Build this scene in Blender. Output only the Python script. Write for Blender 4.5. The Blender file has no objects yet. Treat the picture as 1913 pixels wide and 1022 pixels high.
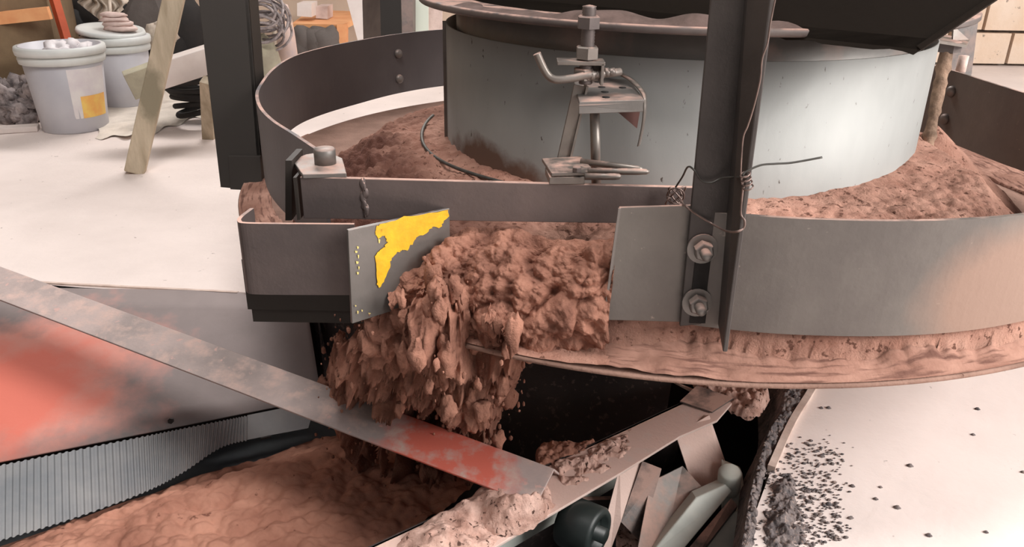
import bpy, math, random
import numpy as np
from mathutils import Vector, Matrix

random.seed(7)
rng = np.random.RandomState(11)
SC = bpy.context.scene
COL = SC.collection

# ------------------------------------------------------------------ camera
CAM = np.array([-0.318, -1.623, 0.518]); PITCH = 0.41564; ROLL = 0.016856; FPX = 1502.4
cp, sp, cr, sr = math.cos(PITCH), math.sin(PITCH), math.cos(ROLL), math.sin(ROLL)
FW = np.array([0, cp, -sp]); R0 = np.array([1., 0, 0]); U0 = np.array([0, sp, cp])
RT = cr * R0 + sr * U0; UP = -sr * R0 + cr * U0
cam = bpy.data.cameras.new('camera'); co = bpy.data.objects.new('camera', cam); COL.objects.link(co)
co.matrix_world = Matrix(((RT[0], UP[0], -FW[0], CAM[0]), (RT[1], UP[1], -FW[1], CAM[1]), (RT[2], UP[2], -FW[2], CAM[2]), (0, 0, 0, 1)))
cam.sensor_width = 36; cam.lens = FPX / 1913 * 36; cam.clip_start = 0.02; cam.clip_end = 100
SC.camera = co

# ------------------------------------------------------------------ light
SC.view_settings.view_transform = 'Standard'; SC.view_settings.look = 'None'
SC.view_settings.gamma = 1; SC.view_settings.use_curve_mapping = False
SC.view_settings.exposure = 0.55
W = bpy.data.worlds.new('daylight'); SC.world = W; W.use_nodes = True
nt = W.node_tree; bg = nt.nodes['Background']
tc = nt.nodes.new('ShaderNodeTexCoord'); sx = nt.nodes.new('ShaderNodeSeparateXYZ'); nt.links.new(tc.outputs['Generated'], sx.inputs[0])
ma = nt.nodes.new('ShaderNodeMath'); ma.operation = 'MULTIPLY_ADD'; ma.inputs[1].default_value = 0.42; ma.inputs[2].default_value = 0.5
nt.links.new(sx.outputs['X'], ma.inputs[0])
rp = nt.nodes.new('ShaderNodeValToRGB'); nt.links.new(ma.outputs[0], rp.inputs[0])
rp.color_ramp.elements[0].position = 0.1; rp.color_ramp.elements[0].color = (0.42, 0.42, 0.42, 1)
rp.color_ramp.elements[1].position = 0.95; rp.color_ramp.elements[1].color = (0.95, 0.93, 0.92, 1)
e = rp.color_ramp.elements.new(0.5); e.color = (0.36, 0.345, 0.34, 1)
nt.links.new(rp.outputs[0], bg.inputs[0]); bg.inputs[1].default_value = 0.40

def area(name, loc, target, size, sizey, power, col=(1, 1, 1)):
    l = bpy.data.lights.new(name, 'AREA'); l.shape = 'RECTANGLE'; l.size = size; l.size_y = sizey; l.energy = power; l.color = col
    o = bpy.data.objects.new(name, l); COL.objects.link(o); o.location = loc
    d = Vector(target) - Vector(loc); o.rotation_euler = d.to_track_quat('-Z', 'Y').to_euler(); return o
area('doorway_light', (3.8, -2.1, 2.3), (0.3, -0.2, 0.0), 3.4, 2.6, 265, (1, 0.965, 0.94))
area('window_light_back', (-0.9, 4.5, 3.3), (-1.4, 0.6, -0.3), 3.0, 2.2, 330, (1, 0.955, 0.93))
area('roof_light', (-0.6, -1.1, 3.2), (-0.5, -0.5, -0.1), 1.1, 1.1, 48, (1, 0.95, 0.92))

# ------------------------------------------------------------------ pixel rays of the 1913x1022 frame -> places in the room
def ray(px, py): return FW + (px - 956.5) / FPX * RT - (py - 511) / FPX * UP
def Z(px, py, z): d = ray(px, py); return CAM + d * ((z - CAM[2]) / d[2])
def PD(px, py, dep): return CAM + ray(px, py) * dep
def PY(px, py, y): d = ray(px, py); return CAM + d * ((y - CAM[1]) / d[1])
V = lambda *a: np.array(a, float)

# ------------------------------------------------------------------ noise (numpy)
def _h(ix, iy, iz, s=0):
    n = (ix.astype(np.int64) * 374761393 + iy.astype(np.int64) * 668265263 + iz.astype(np.int64) * 2147483647 + s * 974634777) & 0xffffffff
    n = ((n ^ (n >> 13)) * 1274126177) & 0xffffffff
    n = ((n ^ (n >> 15)) * 2246822519) & 0xffffffff
    return ((n ^ (n >> 16)) & 0xffffff) / float(0xffffff)
def vnoise(P, f=1.0, s=0):
    P = np.asarray(P, float) * f; i = np.floor(P).astype(np.int64); t = P - i; t = t * t * (3 - 2 * t)
    r = 0
    for dx in (0, 1):
        for dy in (0, 1):
            for dz in (0, 1):
                w = (t[:, 0] if dx else 1 - t[:, 0]) * (t[:, 1] if dy else 1 - t[:, 1]) * (t[:, 2] if dz else 1 - t[:, 2])
                r = r + w * _h(i[:, 0] + dx, i[:, 1] + dy, i[:, 2] + dz, s)
    return r * 2 - 1
def fbm(P, f, o=4, s=0, g=0.5):
    r = 0; a = 1; t = 0
    for k in range(o): r = r + a * vnoise(P, f * 2 ** k, s + k); t += a; a *= g
    return r / t
def worley(P, f, s=0):
    P = np.asarray(P, float) * f; i = np.floor(P).astype(np.int64); best = np.full(len(P), 9.0)
    for dx in (-1, 0, 1):
        for dy in (-1, 0, 1):
            for dz in (-1, 0, 1):
                c = i + np.array([dx, dy, dz])
                q = np.stack([c[:, 0] + _h(c[:, 0], c[:, 1], c[:, 2], s), c[:, 1] + _h(c[:, 0], c[:, 1], c[:, 2], s + 1), c[:, 2] + _h(c[:, 0], c[:, 1], c[:, 2], s + 2)], 1)
                best = np.minimum(best, ((P - q) ** 2).sum(1))
    return np.sqrt(best)
def clump(P, f, s=0): return 1 - np.minimum(worley(P, f, s), 1) ** 1.6
def sm(x, a, b): t = np.clip((np.asarray(x, float) - a) / (b - a), 0, 1); return t * t * (3 - 2 * t)

# ------------------------------------------------------------------ materials
def lin(c): return tuple((x / 255 / 12.92 if x <= 10 else ((x / 255 + .055) / 1.055) ** 2.4) for x in c)
def mat(name, c1, c2=None, scale=6, rough=0.6, metal=0.0, bump=0.0, bscale=60, dust=0.0, patches=(), detail=5, contrast=(0.35, 0.65), stretch=None, speck=None, dustcol=(196, 160, 146), spec=0.5):
    m = bpy.data.materials.new(name); m.use_nodes = True; n = m.node_tree.nodes; L = m.node_tree.links; b = n['Principled BSDF']
    b.inputs['Roughness'].default_value = rough; b.inputs['Metallic'].default_value = metal; b.inputs['Specular IOR Level'].default_value = spec
    geo = n.new('ShaderNodeNewGeometry')
    vec = geo.outputs['Position']
    if stretch:
        mp = n.new('ShaderNodeMapping'); mp.inputs['Scale'].default_value = stretch; L.new(vec, mp.inputs[0]); vec = mp.outputs[0]
    def noise(sc, det=5, v=vec):
        t = n.new('ShaderNodeTexNoise'); t.inputs['Scale'].default_value = sc; t.inputs['Detail'].default_value = det; t.inputs['Roughness'].default_value = 0.6; L.new(v, t.inputs['Vector']); return t.outputs[0]
    def mr(v, a, bb, c=0, d=1):
        k = n.new('ShaderNodeMapRange'); k.inputs[1].default_value = a; k.inputs[2].default_value = bb; k.inputs[3].default_value = c; k.inputs[4].default_value = d; L.new(v, k.inputs[0]); return k.outputs[0]
    def mix(f, a, bb):
        k = n.new('ShaderNodeMix'); k.data_type = 'RGBA'; L.new(f, k.inputs[0])
        for s_, v in ((6, a), (7, bb)):
            if isinstance(v, tuple): k.inputs[s_].default_value = (*v[:3], 1)
            else: L.new(v, k.inputs[s_])
        return k.outputs[2]
    col = lin(c1)
    if c2: col = mix(mr(noise(scale, detail), *contrast), lin(c1), lin(c2))
    if speck: # (scale, threshold, color)
        col = mix(mr(noise(speck[0], 3), speck[1], speck[1] + 0.05), col, lin(speck[2]))
    for (c, r, pc, ns) in patches:
        sb = n.new('ShaderNodeVectorMath'); sb.operation = 'SUBTRACT'; L.new(geo.outputs['Position'], sb.inputs[0]); sb.inputs[1].default_value = tuple(c)
        dv = n.new('ShaderNodeVectorMath'); dv.operation = 'DIVIDE'; L.new(sb.outputs[0], dv.inputs[0]); dv.inputs[1].default_value = (r if hasattr(r, '__len__') else (r, r, r))
        ln = n.new('ShaderNodeVectorMath'); ln.operation = 'LENGTH'; L.new(dv.outputs[0], ln.inputs[0])
        ad = n.new('ShaderNodeMath'); ad.operation = 'MULTIPLY_ADD'; L.new(noise(ns, 6, geo.outputs['Position']), ad.inputs[0]); ad.inputs[1].default_value = 1.3; L.new(ln.outputs['Value'], ad.inputs[2])
        col = mix(mr(ad.outputs[0], 1.25, 1.7, 1, 0), col, lin(pc))
    if dust > 0:
        sz = n.new('ShaderNodeSeparateXYZ'); L.new(geo.outputs['Normal'], sz.inputs[0])
        up = mr(sz.outputs[2], 0.25, 0.9)
        nn = mr(noise(scale * 3, 6), 0.62 - dust * 0.45, 0.82 - dust * 0.45)
        mu = n.new('ShaderNodeMath'); mu.operation = 'MULTIPLY'; L.new(up, mu.inputs[0]); L.new(nn, mu.inputs[1])
        col = mix(mu.outputs[0], col, lin(dustcol))
        k = n.new('ShaderNodeMath'); k.operation = 'MULTIPLY_ADD'; L.new(mu.outputs[0], k.inputs[0]); k.inputs[1].default_value = 0.9 - rough; k.inputs[2].default_value = rough; L.new(k.outputs[0], b.inputs['Roughness'])
        if metal > 0:
            k2 = n.new('ShaderNodeMath'); k2.operation = 'MULTIPLY_ADD'; L.new(mu.outputs[0], k2.inputs[0]); k2.inputs[1].default_value = -metal; k2.inputs[2].default_value = metal; L.new(k2.outputs[0], b.inputs['Metallic'])
    if isinstance(col, tuple): b.inputs['Base Color'].default_value = (*col, 1)
    else: L.new(col, b.inputs['Base Color'])
    if bump > 0:
        bp = n.new('ShaderNodeBump'); bp.inputs['Strength'].default_value = 1.0; bp.inputs['Distance'].default_value = bump; L.new(noise(bscale, 8), bp.inputs['Height']); L.new(bp.outputs[0], b.inputs['Normal'])
    return m

orangebar_c = PD(835, 842, 1.25)
M = {}
M['soil'] = mat('damp_clay', (182, 132, 112), (132, 92, 78), 22, 0.95, bump=0.0035, bscale=170, spec=0.15)
M['soil_dry'] = mat('dry_clay', (196, 152, 134), (160, 116, 100), 14, 0.95, bump=0.003, bscale=260, spec=0.15, speck=(85, 0.60, (112, 78, 66)))
M['soil_disc'] = mat('smeared_clay', (160, 128, 114), (132, 104, 92), 10, 0.9, bump=0.002, bscale=120, spec=0.2, speck=(60, 0.68, (104, 74, 64)))
M['soil_pale'] = mat('pale_dust_clay', (222, 186, 172), (176, 138, 124), 30, 0.95, bump=0.004, bscale=130, spec=0.1, speck=(110, 0.60, (96, 72, 64)))
M['soil_grey'] = mat('grey_spilled_dust', (150, 138, 134), (92, 88, 90), 40, 0.95, bump=0.006, bscale=120, spec=0.1, speck=(170, 0.58, (160, 142, 134)))
M['soil_belt'] = mat('belt_clay', (204, 150, 128), (166, 116, 98), 9, 0.95, bump=0.002, bscale=90, spec=0.15, speck=(34, 0.66, (132, 88, 74)))
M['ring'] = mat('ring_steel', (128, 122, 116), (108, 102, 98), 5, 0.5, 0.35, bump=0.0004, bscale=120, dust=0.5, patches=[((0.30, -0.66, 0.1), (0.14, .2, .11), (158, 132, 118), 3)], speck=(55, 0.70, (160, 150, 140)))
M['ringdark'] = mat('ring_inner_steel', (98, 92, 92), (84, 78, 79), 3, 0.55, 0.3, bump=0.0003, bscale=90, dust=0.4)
M['drum'] = mat('galvanised_drum', (178, 177, 174), (156, 156, 153), 3, 0.60, 0.35, bump=0.0003, bscale=60, speck=(95, 0.69, (92, 84, 78)), stretch=(1, 1, 0.5), patches=[((-0.36, -0.27, 0.12), (.17, .17, .05), (116, 92, 80), 14)])
M['drum_in'] = mat('drum_neck_steel', (150, 146, 142), (122, 118, 114), 4, 0.5, 0.5, bump=0.0003, dust=0.3)
M['steel'] = mat('dull_steel', (124, 114, 110), (98, 90, 88), 8, 0.5, 0.45, bump=0.0004, bscale=120, dust=0.6)
M['gate'] = mat('gate_steel', (120, 106, 102), (100, 90, 88), 6, 0.5, 0.35, bump=0.0004, bscale=100, dust=0.7)
M['plate'] = mat('plain_plate_steel', (140, 134, 130), (116, 112, 108), 5, 0.45, 0.5, bump=0.0003, bscale=90, dust=0.4)
M['dark'] = mat('dark_painted_steel', (56, 50, 46), (52, 47, 43), 2, 0.6, 0.0, bump=0.0002, bscale=60, spec=0.3)
M['hopper'] = mat('hopper_steel', (42, 35, 29), (37, 31, 26), 3, 0.7, 0.0, bump=0.0003, bscale=60, spec=0.2)
M['hanger'] = mat('hanger_steel', (86, 80, 77), (66, 61, 59), 6, 0.45, 0.35, bump=0.0004, bscale=140, dust=0.5)
M['bright'] = mat('bare_rod_steel', (146, 138, 130), (118, 110, 105), 12, 0.4, 0.5, bump=0.0003, dust=0.4)
M['rusty'] = mat('clay_caked_rod', (170, 140, 118), (112, 90, 74), 40, 0.9, 0, bump=0.003, bscale=120)
M['bar'] = mat('dusty_bar', (186, 168, 163), (156, 144, 140), 9, 0.65, 0.1, bump=0.0006, bscale=160, dust=0.3, dustcol=(206, 178, 168), speck=(55, 0.64, (202, 168, 160)), patches=[(orangebar_c, (0.135, 0.135, 0.062), (224, 116, 98), 16)])
M['rim'] = mat('dusty_rim', (222, 198, 188), (204, 182, 172), 10, 0.75, 0.05, bump=0.001, bscale=150, dust=0.8, dustcol=(216, 184, 172))
M['chute'] = mat('chute_sheet', (150, 138, 136), (130, 120, 118), 4, 0.65, 0.1, bump=0.0003, bscale=60, patches=[((-1.32, -0.17, -0.40), (0.30, 0.30, 0.15), (216, 150, 136), 8), ((-1.34, -0.20, -0.41), (0.20, 0.22, 0.10), (224, 124, 106), 9)])
M['chuteshade'] = mat('chute_sheet_shade', (72, 62, 60), (54, 47, 46), 6, 0.7, 0.1, bump=0.0008, bscale=120, speck=(70, 0.6, (98, 84, 78)))  # chute sheet again, with the shade beneath the table put into its colour
M['rubber'] = mat('ribbed_rubber', (150, 150, 150), (124, 128, 132), 8, 0.55, 0, bump=0.0003)
M['belt'] = mat('belt_rubber', (104, 108, 110), (84, 88, 92), 10, 0.6, 0, bump=0.0004, bscale=100)
M['blackrub'] = mat('roller_rubber', (44, 52, 50), (28, 34, 34), 10, 0.45, 0, bump=0.0003)
M['frame'] = mat('pale_frame_paint', (222, 224, 214), (196, 200, 192), 10, 0.5, 0, bump=0.0003)
M['floor'] = mat('pale_concrete', (240, 227, 221), (222, 209, 203), 1.6, 0.75, 0, bump=0.001, bscale=60, speck=(34, 0.70, (168, 154, 148)), spec=0.3)
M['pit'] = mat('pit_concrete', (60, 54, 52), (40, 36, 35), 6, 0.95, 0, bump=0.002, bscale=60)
M['kerb'] = mat('kerb_edge', (228, 208, 196), (196, 172, 160), 20, 0.85, 0, bump=0.001, bscale=80)
M['wall'] = mat('whitewashed_block', (214, 186, 160), (226, 206, 188), 3, 0.9, 0, bump=0.003, bscale=40, speck=(26, 0.66, (150, 134, 120)))
M['mortar'] = mat('dark_mortar', (120, 108, 98), (84, 76, 70), 30, 0.95)
M['yellow'] = mat('yellow_paint', (250, 196, 40), (236, 176, 36), 60, 0.5, 0, bump=0.0006, bscale=200)
M['bucket'] = mat('bucket_plastic', (196, 194, 198), (182, 180, 186), 4, 0.45, 0)
M['bucketrim'] = mat('bucket_lid_plastic', (214, 216, 212), (198, 200, 198), 6, 0.45, 0)
M['bag'] = mat('white_bag', (232, 226, 226), (206, 200, 202), 20, 0.6, 0, bump=0.002, bscale=40)
M['label'] = mat('bucket_label', (226, 222, 220), (214, 206, 210), 14, 0.5)
M['label_o'] = mat('label_orange', (240, 176, 96), (244, 206, 110), 22, 0.5)
M['wood'] = mat('raw_timber', (190, 174, 152), (156, 142, 120), 7, 0.8, 0, bump=0.001, bscale=60, stretch=(4, 4, 0.6))
M['woodo'] = mat('orange_timber', (236, 176, 124), (222, 150, 100), 8, 0.6, 0)
M['woodred'] = mat('red_timber', (206, 96, 58), (180, 80, 48), 8, 0.6, 0)
M['ply'] = mat('old_plywood', (134, 112, 84), (104, 84, 62), 4, 0.8, 0, bump=0.001)
M['white'] = mat('white_board', (230, 220, 214), (214, 200, 194), 5, 0.6, 0)
M['cloth'] = mat('pale_sacking', (214, 200, 184), (180, 166, 152), 14, 0.9, 0, bump=0.003, bscale=60)
M['cloth2'] = mat('pink_cloth', (222, 200, 192), (196, 172, 164), 14, 0.9, 0, bump=0.002)
M['greycl'] = mat('grey_cloth', (102, 94, 90), (88, 80, 76), 8, 0.9, 0, bump=0.001)
M['black'] = mat('black_clutter', (40, 36, 34), (24, 22, 22), 8, 0.8, 0, bump=0.002)
M['rag'] = mat('grey_rags', (186, 174, 172), (104, 96, 96), 24, 0.9, 0, bump=0.004, bscale=60)
M['olive'] = mat('olive_sack', (188, 182, 158), (160, 152, 134), 8, 0.9, 0, bump=0.002)
M['wire'] = mat('tie_wire', (150, 128, 120), (112, 96, 90), 40, 0.45, 0.6)
M['wiredark'] = mat('old_wire', (92, 90, 86), (70, 68, 64), 40, 0.5, 0.5)

def add_dark_amt(m, c):
    n = m.node_tree.nodes; L = m.node_tree.links; b = n['Principled BSDF']; src = b.inputs['Base Color'].links[0].from_socket
    a = n.new('ShaderNodeAttribute'); a.attribute_name = 'dark_amt'; k = n.new('ShaderNodeMix'); k.data_type = 'RGBA'
    k.inputs[7].default_value = (*lin(c), 1); L.new(a.outputs['Fac'], k.inputs[0]); L.new(src, k.inputs[6]); L.new(k.outputs[2], b.inputs['Base Color'])
add_dark_amt(M['soil_dry'], (104, 70, 60))  # darker clay colour mixed in by a mesh attribute
# film smeared by the turning table: noise laid along the circles of the turn
def film_mat():
    m = mat('turned_clay_film', (176, 136, 120), (146, 108, 94), 14, 0.9, bump=0.0015, bscale=150, spec=0.15)
    n = m.node_tree.nodes; L = m.node_tree.links; b = n['Principled BSDF']; src = b.inputs['Base Color'].links[0].from_socket
    g = n.new('ShaderNodeNewGeometry'); sb = n.new('ShaderNodeVectorMath'); sb.operation = 'SUBTRACT'; sb.inputs[1].default_value = (0.015, 0.14, 0); L.new(g.outputs['Position'], sb.inputs[0])
    sp = n.new('ShaderNodeSeparateXYZ'); L.new(sb.outputs[0], sp.inputs[0])
    at = n.new('ShaderNodeMath'); at.operation = 'ARCTAN2'; L.new(sp.outputs[1], at.inputs[0]); L.new(sp.outputs[0], at.inputs[1])
    ln = n.new('ShaderNodeVectorMath'); ln.operation = 'LENGTH'; L.new(sb.outputs[0], ln.inputs[0])
    cb = n.new('ShaderNodeCombineXYZ'); L.new(at.outputs[0], cb.inputs[0]); L.new(ln.outputs['Value'], cb.inputs[1])
    mp = n.new('ShaderNodeMapping'); mp.inputs['Scale'].default_value = (14, 120, 1); L.new(cb.outputs[0], mp.inputs[0])
    t = n.new('ShaderNodeTexNoise'); t.inputs['Scale'].default_value = 1; t.inputs['Detail'].default_value = 5; L.new(mp.outputs[0], t.inputs['Vector'])
    r = n.new('ShaderNodeMapRange'); r.inputs[1].default_value = .50; r.inputs[2].default_value = .64; L.new(t.outputs[0], r.inputs[0])
    k = n.new('ShaderNodeMix'); k.data_type = 'RGBA'; L.new(r.outputs[0], k.inputs[0]); L.new(src, k.inputs[6]); k.inputs[7].default_value = (*lin((112, 80, 70)), 1); L.new(k.outputs[2], b.inputs['Base Color'])
    return m
M['soil_film'] = film_mat()

# ------------------------------------------------------------------ mesh builder
class MB:
    def __init__(s): s.v = []; s.f = []; s.sm = []
    def add(s, v, f, smooth=False):
        b = len(s.v); s.v += [tuple(map(float, x)) for x in v]; s.f += [tuple(b + i for i in q) for q in f]; s.sm += [smooth] * len(f); return s
    def hexa(s, a):  # 8 corners: bottom 4 then top 4
        return s.add(a, [(3, 2, 1, 0), (4, 5, 6, 7), (0, 1, 5, 4), (1, 2, 6, 5), (2, 3, 7, 6), (3, 0, 4, 7)])
    def box(s, c, sz, X=(1, 0, 0), Y=(0, 1, 0), Zx=(0, 0, 1)):
        X, Y, Zx, c = map(lambda t: np.array(t, float), (X, Y, Zx, c)); h = np.array(sz) / 2.
        P = [c + X * a * h[0] + Y * b * h[1] + Zx * d * h[2] for d in (-1, 1) for a, b in ((-1, -1), (1, -1), (1, 1), (-1, 1))]
        return s.hexa(P)
    def slab(s, poly, off):  # polygon extruded by vector
        n = len(poly); poly = [np.array(p, float) for p in poly]; off = np.array(off, float)
        v = poly + [p + off for p in poly]
        f = [tuple(range(n))[::-1], tuple(range(n, 2 * n))] + [(i, (i + 1) % n, n + (i + 1) % n, n + i) for i in range(n)]
        return s.add(v, f)
    def beam(s, a, b, w, h, up=(0, 0, 1)):
        a, b = np.array(a, float), np.array(b, float); d = b - a; L = np.linalg.norm(d); d /= L
        u = np.array(up, float); x = np.cross(d, u); x /= np.linalg.norm(x); u = np.cross(x, d)
        return s.box((a + b) / 2, (L, w, h), d, x, u)
    def grid(s, A, smooth=True, closeu=False, closev=False):  # A[i][j] of points
        A = np.asarray(A, float); nu, nv = A.shape[:2]; b = len(s.v)
        s.v += [tuple(p) for p in A.reshape(-1, 3)]
        U = nu if closeu else nu - 1; Vv = nv if closev else nv - 1
        for i in range(U):
            for j in range(Vv):
                i2 = (i + 1) % nu; j2 = (j + 1) % nv
                s.f.append((b + i * nv + j, b + i2 * nv + j, b + i2 * nv + j2, b + i * nv + j2)); s.sm.append(smooth)
        return s
    def strip(s, path, bot, top, th):  # vertical strip following plan path with thickness
        path = np.asarray(path, float); n = len(path); t = np.gradient(path, axis=0); t /= np.linalg.norm(t, axis=1)[:, None]
        nm = np.stack([-t[:, 1], t[:, 0]], 1); zb = np.broadcast_to(bot, n); zt = np.broadcast_to(top, n)
        o = path[:, :2] + nm * th / 2; i_ = path[:, :2] - nm * th / 2
        A = np.stack([np.c_[o, zb], np.c_[o, zt], np.c_[i_, zt], np.c_[i_, zb]], 1)
        s.grid(A, False, False, True); b = len(s.v) - 4 * n
        s.f += [(b, b + 1, b + 2, b + 3), (b + 4 * n - 1, b + 4 * n - 2, b + 4 * n - 3, b + 4 * n - 4)]; s.sm += [False, False]; return s
    def tube(s, pts, r, n=12, smooth=True, cap=True):
        pts = np.asarray(pts, float); r = np.broadcast_to(r, len(pts)); t = np.gradient(pts, axis=0); t /= np.linalg.norm(t, axis=1)[:, None] + 1e-12
        ref = np.array([0.13, 0.31, 0.94]); 
        if abs(t[0] @ ref) > .9: ref = np.array([0.9, 0.3, .1])
        x = np.cross(t[0], ref); x /= np.linalg.norm(x); rows = []
        for i in range(len(pts)):
            x = x - t[i] * (x @ t[i]); x /= np.linalg.norm(x); y = np.cross(t[i], x)
            a = np.arange(n) * 2 * math.pi / n
            rows.append(pts[i] + r[i] * (np.cos(a)[:, None] * x + np.sin(a)[:, None] * y))
        b = len(s.v); s.grid(rows, smooth, False, True)
        if cap:
            k = len(pts); s.f += [tuple(b + j for j in range(n))[::-1], tuple(b + (k - 1) * n + j for j in range(n))]; s.sm += [False, False]
        return s
    def lathe(s, prof, c=(0, 0, 0), n=64, smooth=True, a0=0, a1=2 * math.pi, axis=None):
        full = abs(a1 - a0 - 2 * math.pi) < 1e-6; m = n if full else n + 1
        a = a0 + (a1 - a0) * np.arange(m) / n; c = np.array(c, float)
        if axis is None: X, Y, Zx = np.eye(3)
        else:
            Zx = np.array(axis, float); Zx /= np.linalg.norm(Zx); X = np.cross(Zx, (0.3, 0.2, 0.93) if abs(Zx[2]) < .9 else (1, 0, 0)); X /= np.linalg.norm(X); Y = np.cross(Zx, X)
        A = [[c + X * r * math.cos(q) + Y * r * math.sin(q) + Zx * z for r, z in prof] for q in a]
        return s.grid(A, smooth, full, False)
    def hexnut(s, c, axis, r, h): 
        return s.lathe([(0, 0), (r, 0), (r, h), (r * .86, h * 1.12), (0, h * 1.12)], c, 6, False, axis=axis)
    def bolt(s, c, axis, r, washer=True, stud=0.0):
        axis = np.array(axis, float) / np.linalg.norm(axis); c = np.array(c, float)
        if washer: s.lathe([(0, 0), (r * 1.5, 0), (r * 1.5, r * .25), (0, r * .25)], c, 24, False, axis=axis)
        s.hexnut(c + axis * r * .25, axis, r, r * .9)
        if stud: s.lathe([(0, 0), (r * .52, 0), (r * .52, stud * .9), (r * .42, stud), (0, stud)], c + axis * r * .25, 14, True, axis=axis)
        return s
    def blob(s, c, r, seed=0, n=8, amp=.35, squash=(1, 1, 1)):
        c = np.array(c, float); a = np.linspace(0, math.pi, n + 1); b = np.arange(n * 2) * math.pi / n
        P = np.array([[(math.sin(p) * math.cos(q), math.sin(p) * math.sin(q), math.cos(p)) for q in b] for p in a]); sh = P.shape
        Q = P.reshape(-1, 3); k = 1 + amp * fbm(Q + seed * 3.7, 1.6, 3, seed)
        Q = Q * k[:, None] * np.array(squash) * r + c
        return s.grid(Q.reshape(sh), True, False, True)

def smooth_path(pts, n=8, closed=False):
    P = np.asarray(pts, float); out = []; k = len(P)
    for i in range(k - 1):
        p0 = P[max(i - 1, 0)]; p1 = P[i]; p2 = P[i + 1]; p3 = P[min(i + 2, k - 1)]
        for t in np.arange(n) / n:
            out.append(0.5 * ((2 * p1) + (-p0 + p2) * t + (2 * p0 - 5 * p1 + 4 * p2 - p3) * t * t + (-p0 + 3 * p1 - 3 * p2 + p3) * t ** 3))
    out.append(P[-1]); return np.array(out)

# ------------------------------------------------------------------ objects
ORG = {}
def thing(name, label, cat, loc, group=None):
    o = bpy.data.objects.new(name, None); o.empty_display_size = 0.05; COL.objects.link(o); o.location = tuple(map(float, loc)); o['label'] = label; o['category'] = cat
    if group: o['group'] = group
    ORG[o.name] = np.array(loc, float); return o
def obj(name, mb, m, parent=None, bevel=0, recalc=True, label=None):
    me = bpy.data.meshes.new(name); v = np.array(mb.v, float)
    if parent is not None: org = ORG[parent.name]
    else: org = np.array([(v[:, 0].min() + v[:, 0].max()) / 2, (v[:, 1].min() + v[:, 1].max()) / 2, v[:, 2].min()])
    v = v - org; me.from_pydata(v.tolist(), [], mb.f); me.polygons.foreach_set('use_smooth', mb.sm)
    if recalc:
        import bmesh
        b = bmesh.new(); b.from_mesh(me); bmesh.ops.remove_doubles(b, verts=b.verts, dist=1e-6); bmesh.ops.recalc_face_normals(b, faces=b.faces); b.to_mesh(me); b.free()
    me.materials.append(m if not isinstance(m, str) else M[m]); me.update()
    o = bpy.data.objects.new(name, me); COL.objects.link(o)
    if parent is not None: o.parent = parent
    else: o.location = tuple(org)
    ORG[o.name] = org
    if bevel:
        k = o.modifiers.new('bevel', 'BEVEL'); k.width = bevel; k.segments = 2; k.limit_method = 'ANGLE'; k.angle_limit = 0.7
    if label: o['label'] = label
    return o
def tag(o, label, cat, group=None, kind=None):
    o['label'] = label; o['category'] = cat
    if group: o['group'] = group
    if kind: o['kind'] = kind
    return o
def struct(name, mb, m, label=None):
    o = obj(name, mb, m); o['kind'] = 'structure'
    if label: o['label'] = label
    return o

# ================================================================== SETTING
FZ = -0.30
# pit outline in plan (counter-clockwise), floor around it
pit = [(-3.2, 0.36), (-1.34, 0.105), (-0.80, 0.068), (-0.35, 0.05), (0.30, 0.02), tuple(Z(1520, 725, FZ)[:2]), tuple(Z(1440, 880, FZ)[:2]), (-0.02, -0.80), (-0.28, -1.25), (-0.50, -2.2), (-3.2, -2.2)]
fl = MB()
outer_back = [(-7, 6), (7, 6)]
def quad(mb, *p): mb.add([(x, y, FZ) for x, y in p], [tuple(range(len(p)))])
quad(fl, (-7, 0.36), pit[0], pit[1], pit[2], pit[3], pit[4], (7, 0.02), (7, 6), (-7, 6))
quad(fl, pit[4], pit[5], pit[6], pit[7], pit[8], pit[9], (7, -2.2), (7, 0.02))
quad(fl, (-7, -2.2), pit[10], pit[0], (-7, 0.36))
quad(fl, (-7, -5), (7, -5), (7, -2.2), pit[9], pit[10], (-7, -2.2))
struct('floor', fl, 'floor')
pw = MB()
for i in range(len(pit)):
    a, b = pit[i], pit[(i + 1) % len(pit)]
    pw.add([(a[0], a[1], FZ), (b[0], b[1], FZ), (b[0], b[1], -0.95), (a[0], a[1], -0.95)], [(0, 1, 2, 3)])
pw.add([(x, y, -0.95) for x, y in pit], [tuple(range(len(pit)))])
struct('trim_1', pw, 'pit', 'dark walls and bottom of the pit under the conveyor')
kb = MB(); ks = smooth_path([(*pit[6], FZ), (*((np.array(pit[5]) + pit[6]) / 2 + (-.004, .002)), FZ), (*pit[5], FZ), (0.33, -0.17, FZ)], 6)
kb.strip(ks[:, :2], FZ - 0.03, FZ + 0.010, 0.012); struct('trim_2', kb, 'kerb', 'pale raised edge of the pit beside the spilled dust')

# back wall of whitewashed blocks (right) and plain plaster (left)
WY = 3.75
bw = MB().box((0, WY + .1, 1.2), (14, .2, 3.2)); struct('wall_back', bw, mat('plaster', (206, 184, 164), (190, 170, 152), 2, .9))
wl = MB().box((-5.2, 0.6, 1.2), (.2, 8, 3.2)); struct('wall_left', wl, 'ply')
br = MB(); mo = MB().box((3.55, WY - .03, 0.45), (3.9, .05, 1.5))
bh = .205; bl = .40
for r in range(7):
    for c in range(-1, 10):
        x0 = 1.62 + c * bl + (.2 if r % 2 else 0); jit = rng.rand(4)
        if x0 < 1.55 or x0 + bl > 5.6: continue
        br.box((x0 + bl / 2, WY - .07, FZ + .11 + r * bh), (bl - .018 - .012 * jit[0], .06 + .014 * jit[1], bh - .016 - .01 * jit[2]))
struct('wall_back_mortar', mo, 'mortar')
struct('wall_back_blocks', br, 'wall', 'whitewashed concrete block wall')

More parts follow.
